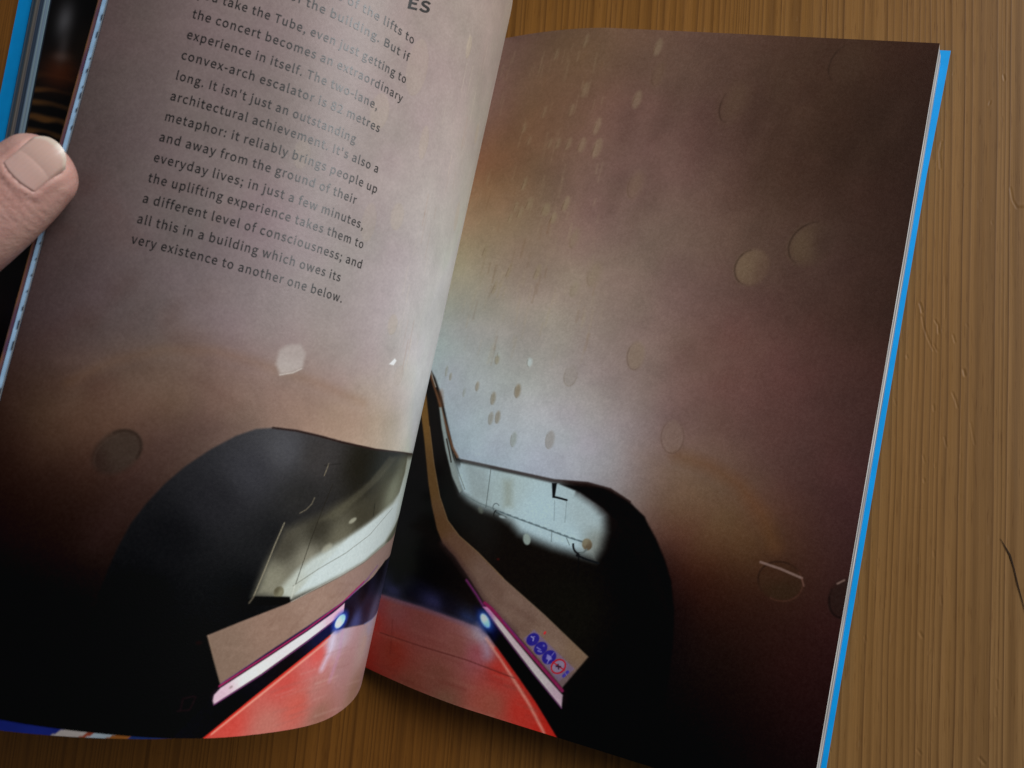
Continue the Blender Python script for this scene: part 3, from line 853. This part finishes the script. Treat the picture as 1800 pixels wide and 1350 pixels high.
PL.oval(490, 1041, 11, 8.5, -60, [((486, 1038), (84, 78, 60)), ((494, 1042), (122, 118, 96))], 2)
PL.fill([(446, 1048), (509, 1049), (511, 1056), (505, 1064), (440, 1064), (436, 1056)], (5, 5, 6), 2)
PL.line([(438, 1060), (446, 1049)], 3, (130, 118, 96), 3, .7)
# copper panel
PL.fill([(364, 1117), (420, 1094), (505, 1061), (560, 1034), (600, 1013), (640, 989), (681, 954), (730, 900), (730, 960), (677, 985), (655, 1015), (610, 1053), (540, 1101), (470, 1147), (388, 1203), (376, 1160)],
        [((390, 1150), (122, 99, 84)), ((480, 1100), (134, 107, 92)), ((560, 1065), (144, 117, 103)), ((630, 1020), (142, 116, 106)), ((670, 980), (140, 116, 108))], 2)
PL.line([(512, 1058), (560, 1032), (600, 1011), (640, 987), (681, 953)], 1.6, (178, 170, 156), 1.6, .8)
PL.line([(366, 1117), (376, 1160), (388, 1203)], 1.8, (160, 134, 110), 1.8, .5)
r = np.random.default_rng(15)
for _ in range(24):
    t = r.uniform(0, 1)
    PL.line([(390 + 220 * t, 1160 - 120 * t + r.uniform(-30, 20)), (430 + 220 * t, 1138 - 120 * t + r.uniform(-25, 12))], r.uniform(3, 8), (112, 84, 70) if r.random() < .5 else (158, 130, 114), 8, r.uniform(.08, .2))
# black plinth, red floor
PL.fill([(386, 1204), (470, 1148), (540, 1102), (610, 1054), (656, 1014), (680, 985), (740, 950), (720, 1060), (656, 1086), (640, 1097), (600, 1105), (590, 1106), (560, 1132), (450, 1220), (350, 1304), (300, 1300), (360, 1240)],
        [((400, 1260), (6, 5, 8)), ((500, 1170), (10, 8, 12)), ((585, 1105), (16, 20, 56)), ((640, 1040), (14, 12, 18)), ((645, 1062), (26, 24, 40)), ((655, 1082), (72, 72, 98)), ((625, 1095), (60, 66, 112)), ((612, 1078), (14, 12, 24)), ((670, 1000), (16, 14, 18))], 2.4)
PL.fill([(348, 1306), (450, 1222), (560, 1134), (590, 1108), (601, 1105), (640, 1097), (656, 1086), (720, 1060), (720, 1250), (625, 1300), (500, 1330), (340, 1330)],
        [((400, 1275), (190, 68, 58)), ((500, 1200), (188, 74, 66)), ((560, 1150), (198, 84, 78)), ((585, 1130), (192, 170, 184)), ((520, 1240), (186, 86, 74)), ((560, 1210), (170, 110, 102)),
         ((600, 1170), (166, 124, 122)), ((640, 1130), (176, 146, 138)), ((620, 1220), (150, 112, 96)), ((560, 1260), (146, 100, 86)), ((650, 1100), (160, 146, 160)), ((470, 1275), (176, 104, 92)), ((600, 1120), (180, 160, 172))], 3)
PL.line([(372, 1290), (450, 1228), (520, 1172), (575, 1128)], 4, (232, 152, 130), 4, .85)
PL.line([(356, 1300), (450, 1223), (520, 1167), (580, 1118)], 3.4, (204, 40, 28), 3, .9)
PL.line([(588, 1112), (582, 1140), (566, 1175)], 13, (206, 194, 214), 16, .75)
PL.line([(602, 1110), (596, 1150), (580, 1195)], 10, (186, 136, 170), 16, .5)
r = np.random.default_rng(19)
for _ in range(44):
    x0, y0 = r.uniform(470, 640), r.uniform(1120, 1280)
    L = r.uniform(20, 50)
    if x0 < 350 + (1306 - y0) * 1.35:
        continue
    PL.line([(x0, y0), (x0 + L, y0 - L * .35)], r.uniform(2, 5), (140, 92, 84) if r.random() < .5 else (196, 160, 150), 6, r.uniform(.1, .3))
PL.line([(640, 1097), (656, 1086), (670, 1078)], 3, (112, 122, 168), 5, .8)
# light strip with magenta line
PL.line([(384, 1222), (470, 1168), (540, 1118), (596, 1074)], 20, (120, 60, 96), 18, .30)
PL.fill([(376, 1222), (388, 1209), (470, 1156), (540, 1110), (585, 1078), (606, 1060), (604, 1076), (590, 1088), (540, 1126), (460, 1184), (376, 1238), (374, 1232)],
        [((385, 1225), (206, 172, 186)), ((440, 1190), (224, 210, 206)), ((540, 1115), (226, 208, 208)), ((595, 1072), (224, 170, 190))], 2)
PL.line([(386, 1206), (470, 1152), (540, 1106), (600, 1061), (640, 1022)], 4.4, (152, 34, 84), 2.4, .95)
PL.line([(388, 1202), (470, 1148), (540, 1102), (610, 1053), (650, 1015)], 2, (96, 58, 120), 2, .7)
PL.line([(376, 1239), (460, 1186), (540, 1128), (592, 1088)], 1.8, (156, 70, 140), 2, .8)
PL.line([(612, 1052), (640, 1024), (664, 994)], 4, (104, 66, 128), 4, .6)
PL.oval(406, 1208, 4, 2, -40, (150, 130, 130), 1.6, .8)
PL.oval(598, 1092, 20, 10, -58, (38, 70, 176), 12, .9)
PL.oval(598, 1092, 14, 6.6, -58, [((596, 1096), (206, 226, 236)), ((604, 1082), (150, 200, 232))], 3)
# faint mark near the bottom
PL.line([(317, 1250), (322, 1228), (340, 1224), (344, 1226), (333, 1248), (312, 1250)], 4, (22, 12, 14), 3, .9)
PL.oval(350, 1130, 6, 4, 0, (24, 8, 7), 5, .8)
PL.grain(4.5, 61)

K_LEFT = .74
xz = left_point(us)
PG = np.zeros((len(us), len(ysl), 3))
PG[..., 0] = xz[:, None, 0]; PG[..., 1] = PL.Yg; PG[..., 2] = xz[:, None, 1]
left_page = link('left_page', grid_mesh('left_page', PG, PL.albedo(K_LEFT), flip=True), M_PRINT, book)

# ------------------------------------------------------------------ printed words
dg = bpy.context.evaluated_depsgraph_get()


try:        # the squarer sans that ships inside Blender itself; the built-in face if it is missing
    import os
    FONT = bpy.data.fonts.load(os.path.join(bpy.utils.system_resource('DATAFILES'), 'fonts', 'Noto Sans CJK Regular.woff2'))
except Exception:
    FONT = None


def text_mesh(s, weight):
    cu = bpy.data.curves.new('text', 'FONT')
    cu.body = s
    if FONT:
        cu.font = FONT
    cu.size = 1.0
    cu.offset = weight
    cu.resolution_u = 4
    cu.space_character = 1.06
    o = bpy.data.objects.new('text', cu)
    COL.objects.link(o)
    bpy.context.view_layer.update()
    d = bpy.context.evaluated_depsgraph_get()
    me_ = bpy.data.meshes.new_from_object(o.evaluated_get(d))
    bpy.data.objects.remove(o)
    bpy.data.curves.remove(cu)
    return me_


_x = text_mesh('x', 0)
XK = 1.0 / max(v_.co.y for v_ in _x.vertices)           # text height is given as the height of a small x


def print_text(name, s, a, b_, yscale, weight=.0028, from_end=False):
    """set a line of type on the left page from page point a to page point b_"""
    me_ = text_mesh(s, weight)
    n = len(me_.vertices)
    co = np.zeros(n * 3, np.float32)
    me_.vertices.foreach_get('co', co)
    co = co.reshape(-1, 3)
    w = co[:, 0].max()
    yscale = yscale * XK
    if from_end:
        a = (b_[0] + w * yscale * .98, b_[1] + (w * yscale) * .05)
    t = co[:, 0] / w
    u = a[0] + (b_[0] - a[0]) * t
    y = a[1] + (b_[1] - a[1]) * t + co[:, 1] * yscale
    u -= co[:, 1] * yscale * (-(a[1] - b_[1]) / (a[0] - b_[0])) * -1 * 0
    p = left_point(u); nn = left_normal(u)
    out = np.stack([p[:, 0] + nn[:, 0] * .00035, y, p[:, 1] + nn[:, 1] * .00035], -1) * U
    me_.vertices.foreach_set('co', out.astype(np.float32).ravel())
    me_.update()
    n3 = np.stack([nn[:, 0], 0 * u, nn[:, 1]], -1)
    me_.polygons.foreach_set('use_smooth', np.ones(len(me_.polygons), bool))
    me_.normals_split_custom_set_from_vertices([tuple(v_) for v_ in n3])
    me_.name = name
    return link(name, me_, M_INK, left_page)


LINES = [(3, 'you take the Tube, even just getting to', (712, 147)), (4, 'the concert becomes an extraordinary', (706, 180)), (5, 'experience in itself. The two-lane,', (662, 193)),
         (6, 'convex-arch escalator is 82 metres', (666, 233)), (7, "long. It isn't just an outstanding", (624, 252)), (8, "architectural achievement. It's also a", (663, 304)),
         (9, 'metaphor: it reliably brings people up', (661, 340)), (10, 'and away from the ground of their', (625, 359)), (11, 'everyday lives; in just a few minutes,', (637, 403)),
         (12, 'the uplifting experience takes them to', (637, 437)), (13, 'a different level of consciousness; and', (634, 472)), (14, 'all this in a building which owes its', (597, 495)),
         (15, 'very existence to another one below.', (600, 532))]
YS = .0063


def LSTART(k):
    """left end of a base line, measured: line 15 at (230, 427), line 4 at (337, 31)"""
    t = (15 - k) / 11.0
    return 230 + 107 * t, 427 - 396 * t


for k, s, e in LINES:
    print_text('text_line', s, tuple(left_uv(*LSTART(k))), left_uv(*e), YS)
print_text('text_line', 'levels of the building. But if', (0, 0), left_uv(718, 109), YS, from_end=True)
print_text('text_line', 'one of the lifts to', (0, 0), left_uv(726, 78), YS, from_end=True)
print_text('heading', 'ES', left_uv(714, 13), left_uv(754, 23), .0088, .012)

# ------------------------------------------------------------------ leaves fanned out under the left page
def under_leaf(off, u_end, y_bottom, colour_fn, name='leaf', n=(260, 420)):
    uu = np.linspace(.10, u_end, n[0])
    p = left_point(np.minimum(uu, U_END)); nn = left_normal(np.minimum(uu, U_END - .004))
    p = p - nn * off
    ext = np.maximum(uu - U_END, 0)
    p[:, 0] -= ext; p[:, 1] += ext * .10
    yy = np.linspace(0, 1, n[1])
    Y0 = np.array([y_bottom(u_) for u_ in uu])
    G = np.zeros((n[0], n[1], 3))
    G[..., 0] = p[:, None, 0]; G[..., 2] = p[:, None, 1]
    G[..., 1] = Y0[:, None] + (YMAX - Y0[:, None]) * yy[None]
    c = colour_fn(uu[:, None] + 0 * G[..., 1], G[..., 1])
    return link(name, grid_mesh(name, G, c, flip=True), M_PRINT, book)


def leaf_blue(u, y):
    c = np.zeros(u.shape + (3,))
    c[:] = lin((132, 160, 186)) / .62
    low = y < YMIN + .012
    c[low] = lin((10, 18, 70)) / .5
    for u0, u1, col in ((.484, .505, (118, 110, 106)), (.479, .484, (96, 40, 24)), (.461, .479, (108, 116, 122)), (.448, .462, (92, 52, 18)), (.38, .448, (16, 30, 70))):
        s = (y - YMIN) * 1.3 + .010 + .004 * value_noise(u, y, .004, 14)
        mk = low & (u + s > u0) & (u + s < u1)
        c[mk] = lin(col) / .6
    c *= (1 + .25 * value_noise(u, y, .006, 4))[..., None]
    c[(u > U_END + .0010) & (u < U_END + .0017)] = lin((44, 60, 84)) / .6
    for py, L in [(429, 5), (456, 6), (485, 4), (513, 5), (544, 5), (572, 14), (610, 20), (692, 16), (731, 6), (103, 5), (124, 12), (152, 5), (169, 14), (193, 6), (224, 8), (350, 5), (30, 16), (60, 12)]:
        yc = left_uv(max(0, 190 - py * .26), py)[1]
        c[(np.abs(y - yc) < L * .00026) & (u > U_END + .0018) & (u < U_END + .0048)] = lin((22, 24, 38)) / .6
    return np.clip(c, .003, .85)


def leaf_gold(u, y):
    c = np.zeros(u.shape + (3,))
    n_ = value_noise(u * .2, y, .03, 5) + value_noise(u * .2, y, .011, 6)
    g_ = np.clip(.5 + n_, 0, 1)[..., None]
    c[:] = (lin((74, 50, 70)) * (1 - g_) + lin((92, 62, 60)) * g_) / .5
    tip = u > U_END + .0126 + .0006 * n_
    c[tip] = ((lin((104, 70, 34)) * g_ + lin((66, 50, 40)) * (1 - g_)) / .6)[tip]
    return np.clip(c, .003, .85)


under_leaf(.0012, U_END + .0075, lambda u_: YMIN - .0135 * np.clip((u_ - .40) / .22, 0, 1) ** .9 - .0003, leaf_blue)
under_leaf(.0030, U_END + .0135, lambda u_: YMIN + .001, leaf_gold)
# pale cut edge of the left page itself
E_ = np.zeros((2, 300, 3))
yy = np.linspace(YMIN, YMAX, 300)
E_[0, :, 0], E_[1, :, 0] = LP[-1, 0] - .0016, LP[-1, 0]
E_[..., 1] = yy[None]
E_[0, :, 2], E_[1, :, 2] = LP[-1, 1] + .0003, LP[-1, 1] + .0007
link('page_edge', grid_mesh('page_edge', E_, np.full((2, 300, 3), .55), flip=True), M_EDGE, left_page)

# ------------------------------------------------------------------ left page stack: dark photograph on top, edges, cover
SB = spline([(-.4375, -.045), (-.43, .03), (-.442, .10), (-.478, .17), (-.545, .232), (-.635, .275), (-.745, .302), (-.848, .312)], 50)
SH = .10                                                       # the stack is twisted a little: its head lies further left


def twist(x, y):
    w = np.clip((-.44 - x) / .40, 0, 1)
    return x - SH * (y - .33) * w


nY = 520
ysb = np.linspace(YMIN, YMAX, nY)
sb = SB
nB = len(sb)
G = np.zeros((nB, nY, 3))
G[..., 1] = ysb[None]; G[..., 2] = sb[:, 1][:, None]
G[..., 0] = twist(sb[:, 0][:, None] + 0 * G[..., 1], G[..., 1])


def stack_picture(G):
    x, y = G[..., 0] + SH * (G[..., 1] - .33), G[..., 1]
    c = np.zeros(x.shape + (3,)); c[:] = (9, 7, 7)
    n = value_noise(x, y, .05, 71) + .5 * value_noise(x, y, .02, 72)
    band = np.clip((.335 - y) / .04, 0, 1) * np.clip((y - .12) / .05, 0, 1)
    yw = y + .004 * np.sin(x * 38) + .010 * n - .03 * (x + .8)
    st = .5 + .5 * np.sin(yw * 2 * math.pi / .0165)
    st = np.clip(st * 1.2 - .48 + 1.1 * n + .5 * value_noise(x * .35, y, .012, 73), 0, .85) * band * np.clip(1.1 - np.abs(x + .812) / .11, .15, 1)
    c = c * (1 - st[..., None]) + np.array([98, 62, 28]) * st[..., None]
    red = np.exp(-(((x + .815) / .03) ** 2 + ((y - .325) / .022) ** 2))[..., None]
    c = c * (1 - .75 * red) + np.array([84, 36, 14]) * .75 * red
    for gx, gy, sx_, sy_, col, al in [(-.825, .387, .012, .022, (86, 84, 86), .8), (-.82, .355, .008, .02, (70, 64, 64), .6), (-.82, .343, .012, .006, (96, 74, 66), .6), (-.772, .331, .013, .006, (80, 74, 72), .7),
                                     (-.79, .36, .02, .03, (38, 28, 20), .6), (-.79, .04, .03, .03, (18, 26, 60), .8), (-.77, .09, .03, .01, (120, 92, 56), .6), (-.78, -.02, .04, .008, (96, 62, 28), .6)]:
        g_ = (np.exp(-(((x - gx) / sx_) ** 2 + ((y - gy) / sy_) ** 2)) * al)[..., None]
        c = c * (1 - g_) + np.array(col) * g_
    return np.clip(lin(c) / .5, .003, .8)


stack = link('page_stack', grid_mesh('page_stack', G, stack_picture(G), flip=True), M_PRINT, book)
# cut edges of the stack, each leaf a thin stripe running up the fore-edge
nE = 60
t = np.linspace(0, 1, nE)
EG = np.zeros((nE, nY, 3))
EG[..., 1] = ysb[None]
ex, ez = -.848 - .062 * t, .312 - .026 * t + .004 * np.sin(t * math.pi)
EG[..., 2] = ez[:, None]
EG[..., 0] = twist(ex[:, None] + 0 * EG[..., 1], EG[..., 1])
stripe = np.interp(t, [0, .04, .08, .22, .28, .40, .46, .62, .70, .84, .90, 1], np.arange(12))
cols = np.array([(14, 16, 22), (40, 50, 66), (128, 150, 172), (134, 152, 168), (60, 74, 92), (54, 66, 84), (128, 118, 112), (122, 116, 106), (70, 88, 104), (84, 100, 110), (140, 138, 132), (24, 60, 100)])
ec = np.stack([np.interp(stripe, np.arange(12), cols[:, i]) for i in range(3)], -1)
ec = np.repeat(ec[:, None], nY, 1) * (1 + .4 * value_noise(t[:, None] * 1.6 + 0 * EG[..., 1], EG[..., 1] * .25, .03, 9) + .12 * np.random.default_rng(2).standard_normal((nE, 1)))[..., None]
link('page_edges', grid_mesh('page_edges', EG, np.clip(lin(ec) / .5, .003, .8), flip=True), M_EDGE, stack)

# right page stack under the right page
zr = right_z(np.linspace(-.43, .1335, 30)) - .0006
top = list(zip(np.linspace(-.43, .1335, 30), zr))
sec = top + [(.1365, -.012), (.1412, -.028), (.1448, -.0455), (-.43, -.0465)]
link('page_stack', extrude_section('page_stack', sec, YMIN + .0004, YMAX - .0004), M_BODY, book)

nR = 40
tR = np.linspace(0, 1, nR)
RG = np.zeros((nR, nY, 3))
RG[..., 1] = ysb[None]
RG[..., 0] = (.1347 + np.interp(tR, [0, .25, .62, 1], [0, .0022, .0069, .0104]))[:, None]
RG[..., 2] = np.interp(tR, [0, .25, .62, 1], [-.0004, -.012, -.028, -.0455])[:, None]
rc = np.array([(196, 192, 186), (204, 200, 192), (150, 148, 146), (120, 122, 126), (178, 174, 168), (140, 142, 146), (92, 104, 118), (150, 160, 170)])
pos = np.interp(tR, [0, .14, .26, .40, .52, .68, .84, 1], np.arange(8))
rcol = np.stack([np.interp(pos, np.arange(8), rc[:, i]) for i in range(3)], -1)
rcol = np.repeat(rcol[:, None], nY, 1) * (1 + .5 * value_noise(tR[:, None] * .12 + 0 * RG[..., 1], RG[..., 1] * .2, .009, 33) + .10 * np.random.default_rng(5).standard_normal((nR, 1)))[..., None]
link('page_edges', grid_mesh('page_edges', RG, np.clip(lin(np.clip(rcol, 0, 255)) / .9, .003, .8)), M_EDGE, right_page)

# blue cover: one bent sheet from right fore-edge round the spine to the left fore-edge
inner = [(.1513, -.0468), (0.0, -.0470), (-.30, -.0470), (-.43, -.0470), (-.462, -.043), (-.476, .0), (-.505, .078), (-.565, .155), (-.655, .212), (-.765, .252), (-.86, .277), (-.911, .2830), (-.934, .2838)]
ins = spline(inner, 8)
tg = np.gradient(ins, axis=0); tg /= np.linalg.norm(tg, axis=1, keepdims=True)
nrm = np.stack([tg[:, 1], -tg[:, 0]], -1) * -1
out = ins + nrm * .0045 * np.where(nrm[:, 1:2] > 0, -1, 1)
bmc = bmesh.new()
CYS = np.linspace(YMIN - .013, YMAX + .0185, 24)
ring = []
for y in CYS:
    loop = np.r_[ins, out[::-1]]
    e = np.clip((loop[:, 0] + .30) / .25, 0, 1) * (loop[:, 0] > -.3) + np.clip((-.55 - loop[:, 0]) / .2, 0, 1)
    ye = y + (e - 1) * (max(0, y - YMAX) + min(0, y - YMIN)) - (1 - e) * .006 * (1 if y > YMAX - .001 else -1 if y < YMIN + .001 else 0)
    ring.append([bmc.verts.new(((float(twist(x, y)) + (.0035 * min(1, max(0, (y - .45) / .15)) if x > .1 else 0)) * U, float(yy_) * U, z * U)) for (x, z), yy_ in zip(loop, ye)])
k = len(ring[0])
for a_, b2 in zip(ring[:-1], ring[1:]):
    for i in range(k):
        j = (i + 1) % k
        bmc.faces.new((a_[i], a_[j], b2[j], b2[i]))
h = k // 2
for rr in (ring[0], ring[-1]):
    for i in range(h - 1):
        bmc.faces.new((rr[i], rr[i + 1], rr[k - 2 - i], rr[k - 1 - i]))
bmesh.ops.recalc_face_normals(bmc, faces=bmc.faces)
for f in bmc.faces:
    f.smooth = False
me = bpy.data.meshes.new('cover'); bmc.to_mesh(me); bmc.free()
link('cover', me, M_COVER, book)

# ------------------------------------------------------------------ hand: thumb pressing on the fanned leaves, fingers under the cover
M_SKIN, nt, b = new_mat('skin', .48, .45)
v = coords(nt)
c1 = ramp(nt, noise(nt, v, 70, 4, .65), [(.3, (.47, .225, .185)), (.55, (.56, .310, .260)), (.75, (.61, .375, .305))])
nt.links.new(c1, b.inputs['Base Color'])
b.inputs['Subsurface Weight'].default_value = .25
b.inputs['Subsurface Radius'].default_value = (.004, .0016, .0009)
b.inputs['Subsurface Scale'].default_value = .6
hh = math_node(nt, 'ADD', noise(nt, mapped(nt, v, (900, 900, 900)), 1, 4, .65), math_node(nt, 'MULTIPLY', noise(nt, mapped(nt, v, (260, 500, 300)), 1, 2), 1.2))
bump(nt, b, hh, .25, .0007)

M_NAIL, nt, b = new_mat('fingernail', .26, .7)
a = nt.nodes.new('ShaderNodeVertexColor'); a.layer_name = 'print'
nt.links.new(a.outputs[0], b.inputs['Base Color'])
b.inputs['Subsurface Weight'].default_value = .15
b.inputs['Subsurface Radius'].default_value = (.002, .001, .0006)


def tube(bm, pts, radii, up, flat=.82, seg=20, cap=1.0):
    """rounded limb through pts with elliptical section (flat across 'up')"""
    pts = [Vector(p) for p in pts]
    up = Vector(up).normalized()
    # round both ends
    P, Rr = [], []
    d0 = (pts[0] - pts[1]).normalized(); d1 = (pts[-1] - pts[-2]).normalized()
    for a_ in (80, 62, 44, 26, 10):
        P.append(pts[0] + d0 * cap * radii[0] * math.sin(math.radians(a_))); Rr.append(radii[0] * math.cos(math.radians(a_)))
    P += pts; Rr += list(radii)
    for a_ in (10, 26, 44, 62, 80):
        P.append(pts[-1] + d1 * radii[-1] * math.sin(math.radians(a_))); Rr.append(radii[-1] * math.cos(math.radians(a_)))
    rings = []
    for i, p in enumerate(P):
        t_ = (P[min(i + 1, len(P) - 1)] - P[max(i - 1, 0)]).normalized()
        s_ = t_.cross(up).normalized(); n_ = s_.cross(t_).normalized()
        rings.append([bm.verts.new(p + s_ * Rr[i] * math.cos(w) + n_ * Rr[i] * flat * math.sin(w)) for w in np.linspace(0, 2 * math.pi, seg + 1)[:-1]])
    for a_, b2 in zip(rings[:-1], rings[1:]):
        for i in range(seg):
            j = (i + 1) % seg
            bm.faces.new((a_[i], a_[j], b2[j], b2[i]))
    bm.faces.new(rings[0][::-1]); bm.faces.new(rings[-1])


def smooth_path(pts, radii, n=8):
    d = spline(np.c_[np.array(pts, float), np.array(radii, float)[:, None]], n)
    return [tuple(p[:3]) for p in d], [float(p[3]) for p in d]


def C3(px, py, z):
    return tuple(on_plane(px, py, z))


bm = bmesh.new()
tip = C3(70, 298, .460)
thumb_pts = [tip, C3(38, 326, .463), C3(0, 360, .466), C3(-50, 404, .468), C3(-115, 455, .466), C3(-215, 510, .448), C3(-335, 560, .405)]
thumb_r = [.0345, .0375, .0390, .0400, .0415, .050, .060]
tp, tr = smooth_path(thumb_pts, thumb_r)
THUMB_UP = (.60, -.13, .79)
tube(bm, tp, tr, THUMB_UP, .84, 28, .78)
palm = [(-.99, .02, .36), (-1.07, .03, .29), (-1.17, -.02, .24), (-1.30, -.10, .21), (-1.50, -.20, .19)]
pp, pr = smooth_path(palm, [.075, .110, .115, .092, .090])
tube(bm, pp, pr, (.3, 0, 1), .72, 28)
for yb, L, r0 in ((.125, .25, .034), (.055, .29, .036), (-.015, .27, .034), (-.08, .20, .029)):
    f_ = [(-1.08, yb * .9 + .01, .27), (-.98, yb + .01, .215), (-.98 + L * .5, yb + .015, .165), (-.98 + L * .82, yb + .015, .172), (-.98 + L, yb + .015, .185)]
    fp, fr = smooth_path(f_, [r0 * 1.15, r0 * 1.05, r0, r0 * .92, r0 * .8])
    tube(bm, fp, fr, (0, 0, 1), .9, 18)
bmesh.ops.recalc_face_normals(bm, faces=bm.faces)
for vtx in bm.verts:
    vtx.co *= U
me = bpy.data.meshes.new('hand_raw'); bm.to_mesh(me); bm.free()
tmp = bpy.data.objects.new('hand_raw', me); COL.objects.link(tmp)
md = tmp.modifiers.new('remesh', 'REMESH'); md.mode = 'VOXEL'; md.voxel_size = .0009; md.use_smooth_shade = True
md = tmp.modifiers.new('smooth', 'SMOOTH'); md.factor = .5; md.iterations = 8
bpy.context.view_layer.update()
me = bpy.data.meshes.new_from_object(tmp.evaluated_get(bpy.context.evaluated_depsgraph_get()))
me.name = 'person'
bpy.data.objects.remove(tmp)
me.materials.clear()
me.polygons.foreach_set('use_smooth', np.ones(len(me.polygons), bool))
hand = link('person', me, M_SKIN)
hand['label'] = 'bare left hand holding the open book, thumb pressing on the fanned left pages'
hand['category'] = 'person'

# thumbnail: plate laid on the thumb, skin folds raised round it
ax = Vector(tip) - Vector(thumb_pts[2]); ax.normalize()
upn = Vector(THUMB_UP).normalized(); upn = (upn - ax * upn.dot(ax)).normalized()
side = ax.cross(upn).normalized()
up2 = upn; side2 = ax.cross(up2).normalized()
nv = len(me.vertices)
co = np.zeros(nv * 3); me.vertices.foreach_get('co', co); co = co.reshape(-1, 3) / U
from mathutils.bvhtree import BVHTree
bvh = BVHTree.FromPolygons([Vector(c) for c in co], [tuple(p.vertices) for p in me.polygons])
d_ = ray(61, 287)
NC_ = bvh.ray_cast(Vector(EYE), Vector(d_).normalized())[0]
NW, NL = .0172, .0185                               # half width, half length


def nail_outline(s_):
    """lowest and highest t along the thumb for a position s across the nail"""
    return -NL - .0030 * (1 - s_ * s_), NL + .0070 * (1 - s_ * s_) - .0050 * abs(s_) ** 4


rel = co - np.array(NC_)
ta, tb, th = rel @ np.array(ax), rel @ np.array(side2), rel @ np.array(up2)
near = (np.abs(ta) < .05) & (np.abs(tb) < .04) & (th > -.022)
ss = np.clip(tb / NW, -1, 1)
lo, hi = -NL - .0030 * (1 - ss * ss), NL + .0070 * (1 - ss * ss) - .0050 * np.abs(ss) ** 4
dout = np.maximum(np.maximum(np.abs(tb) - NW, lo - ta), ta - hi)          # < 0 inside the nail
ridge = .0020 * np.exp(-((dout - .0022) / .0026) ** 2) * np.clip(1 - (ta - NL * .5) / (NL * .7), 0, 1) * (dout > -.001)
dip = -.0007 * np.clip(-dout / .002, 0, 1)
amount = np.where(near, ridge + dip, 0)
# creases of the skin behind the nail
amount += np.where(near & (ta < -NL - .006), .0006 * np.sin(ta * 900 + tb * 160), 0)
co2 = co + amount[:, None] * np.array(up2)
me.vertices.foreach_set('co', (co2 * U).astype(np.float32).ravel())
me.update()
nA, nB_ = 44, 48
NG = np.zeros((nA, nB_, 3)); NCc = np.zeros((nA, nB_, 3))
for i, s_ in enumerate(np.linspace(-1, 1, nA)):
    l_, h_ = nail_outline(s_)
    keep_h = None
    for j, t_ in enumerate(np.linspace(0, 1, nB_)):
        p = NC_ + ax * (l_ + (h_ - l_) * t_) + side2 * (s_ * NW)
        hit = bvh.ray_cast(p + up2 * .1, -up2)[0]
        q = Vector(hit) if hit is not None else p - up2 * .05
        hgt_ = (q - NC_).dot(up2)
        if t_ <= .5:
            keep_h = hgt_
        elif hgt_ < keep_h - .05 * ((t_ - .5) * (h_ - l_)) - 9 * ((t_ - .5) * (h_ - l_)) ** 2:
            q = q + up2 * (keep_h - .05 * ((t_ - .5) * (h_ - l_)) - 9 * ((t_ - .5) * (h_ - l_)) ** 2 - hgt_)
        rim = min(1.0, (1 - abs(s_)) / .12) * min(1.0, t_ / .06 + .0)
        lift = -.0012 + .0026 * rim ** .6 
        NG[i, j] = q + up2 * lift
        white = np.clip((t_ - .89 + .05 * s_ * s_ * 0) / .05, 0, 1)
        lun = np.clip((.20 - t_ - .25 * s_ * s_) / .08, 0, 1)
        pink = np.array([.60, .37, .32]) * (1 + .015 * math.sin(s_ * 31))
        warm = np.array([.62, .43, .33])
        pink = pink * (1 - .5 * t_) + warm * .5 * t_
        cc = pink * (1 - white) + np.array([.66, .53, .43]) * white
        NCc[i, j] = cc * (1 - .35 * lun) + np.array([.56, .38, .33]) * .35 * lun
nail = link('fingernail', grid_mesh('fingernail', NG, NCc, flip=False), M_NAIL, hand)

# ------------------------------------------------------------------ scratch in the varnish
bm = bmesh.new()
pts = [on_plane(x, y, TABLE_Z + .0006) for x, y in [(1759, 947), (1768, 962), (1776, 976), (1783, 1000), (1790, 1030), (1797, 1055), (1806, 1090)]]
ws = [.0003, .0009, .0013, .0008, .0009, .0006, .0003]
prev = None
for p, w in zip(pts, ws):
    a_ = bm.verts.new(((p[0] - w) * U, p[1] * U, p[2] * U)); b2 = bm.verts.new(((p[0] + w * .6) * U, p[1] * U, p[2] * U))
    if prev:
        bm.faces.new((prev[0], prev[1], b2, a_))
    prev = (a_, b2)
bmesh.ops.recalc_face_normals(bm, faces=bm.faces)
me = bpy.data.meshes.new('scratch'); bm.to_mesh(me); bm.free()
M_SCR, nt, b = new_mat('dark_scratch', .8, .2)
b.inputs['Base Color'].default_value = (.035, .018, .009, 1)
sc = link('scratch', me, M_SCR)
sc.parent = table
sc.matrix_parent_inverse = (Matrix.Translation(table.location) @ table.rotation_euler.to_matrix().to_4x4()).inverted()
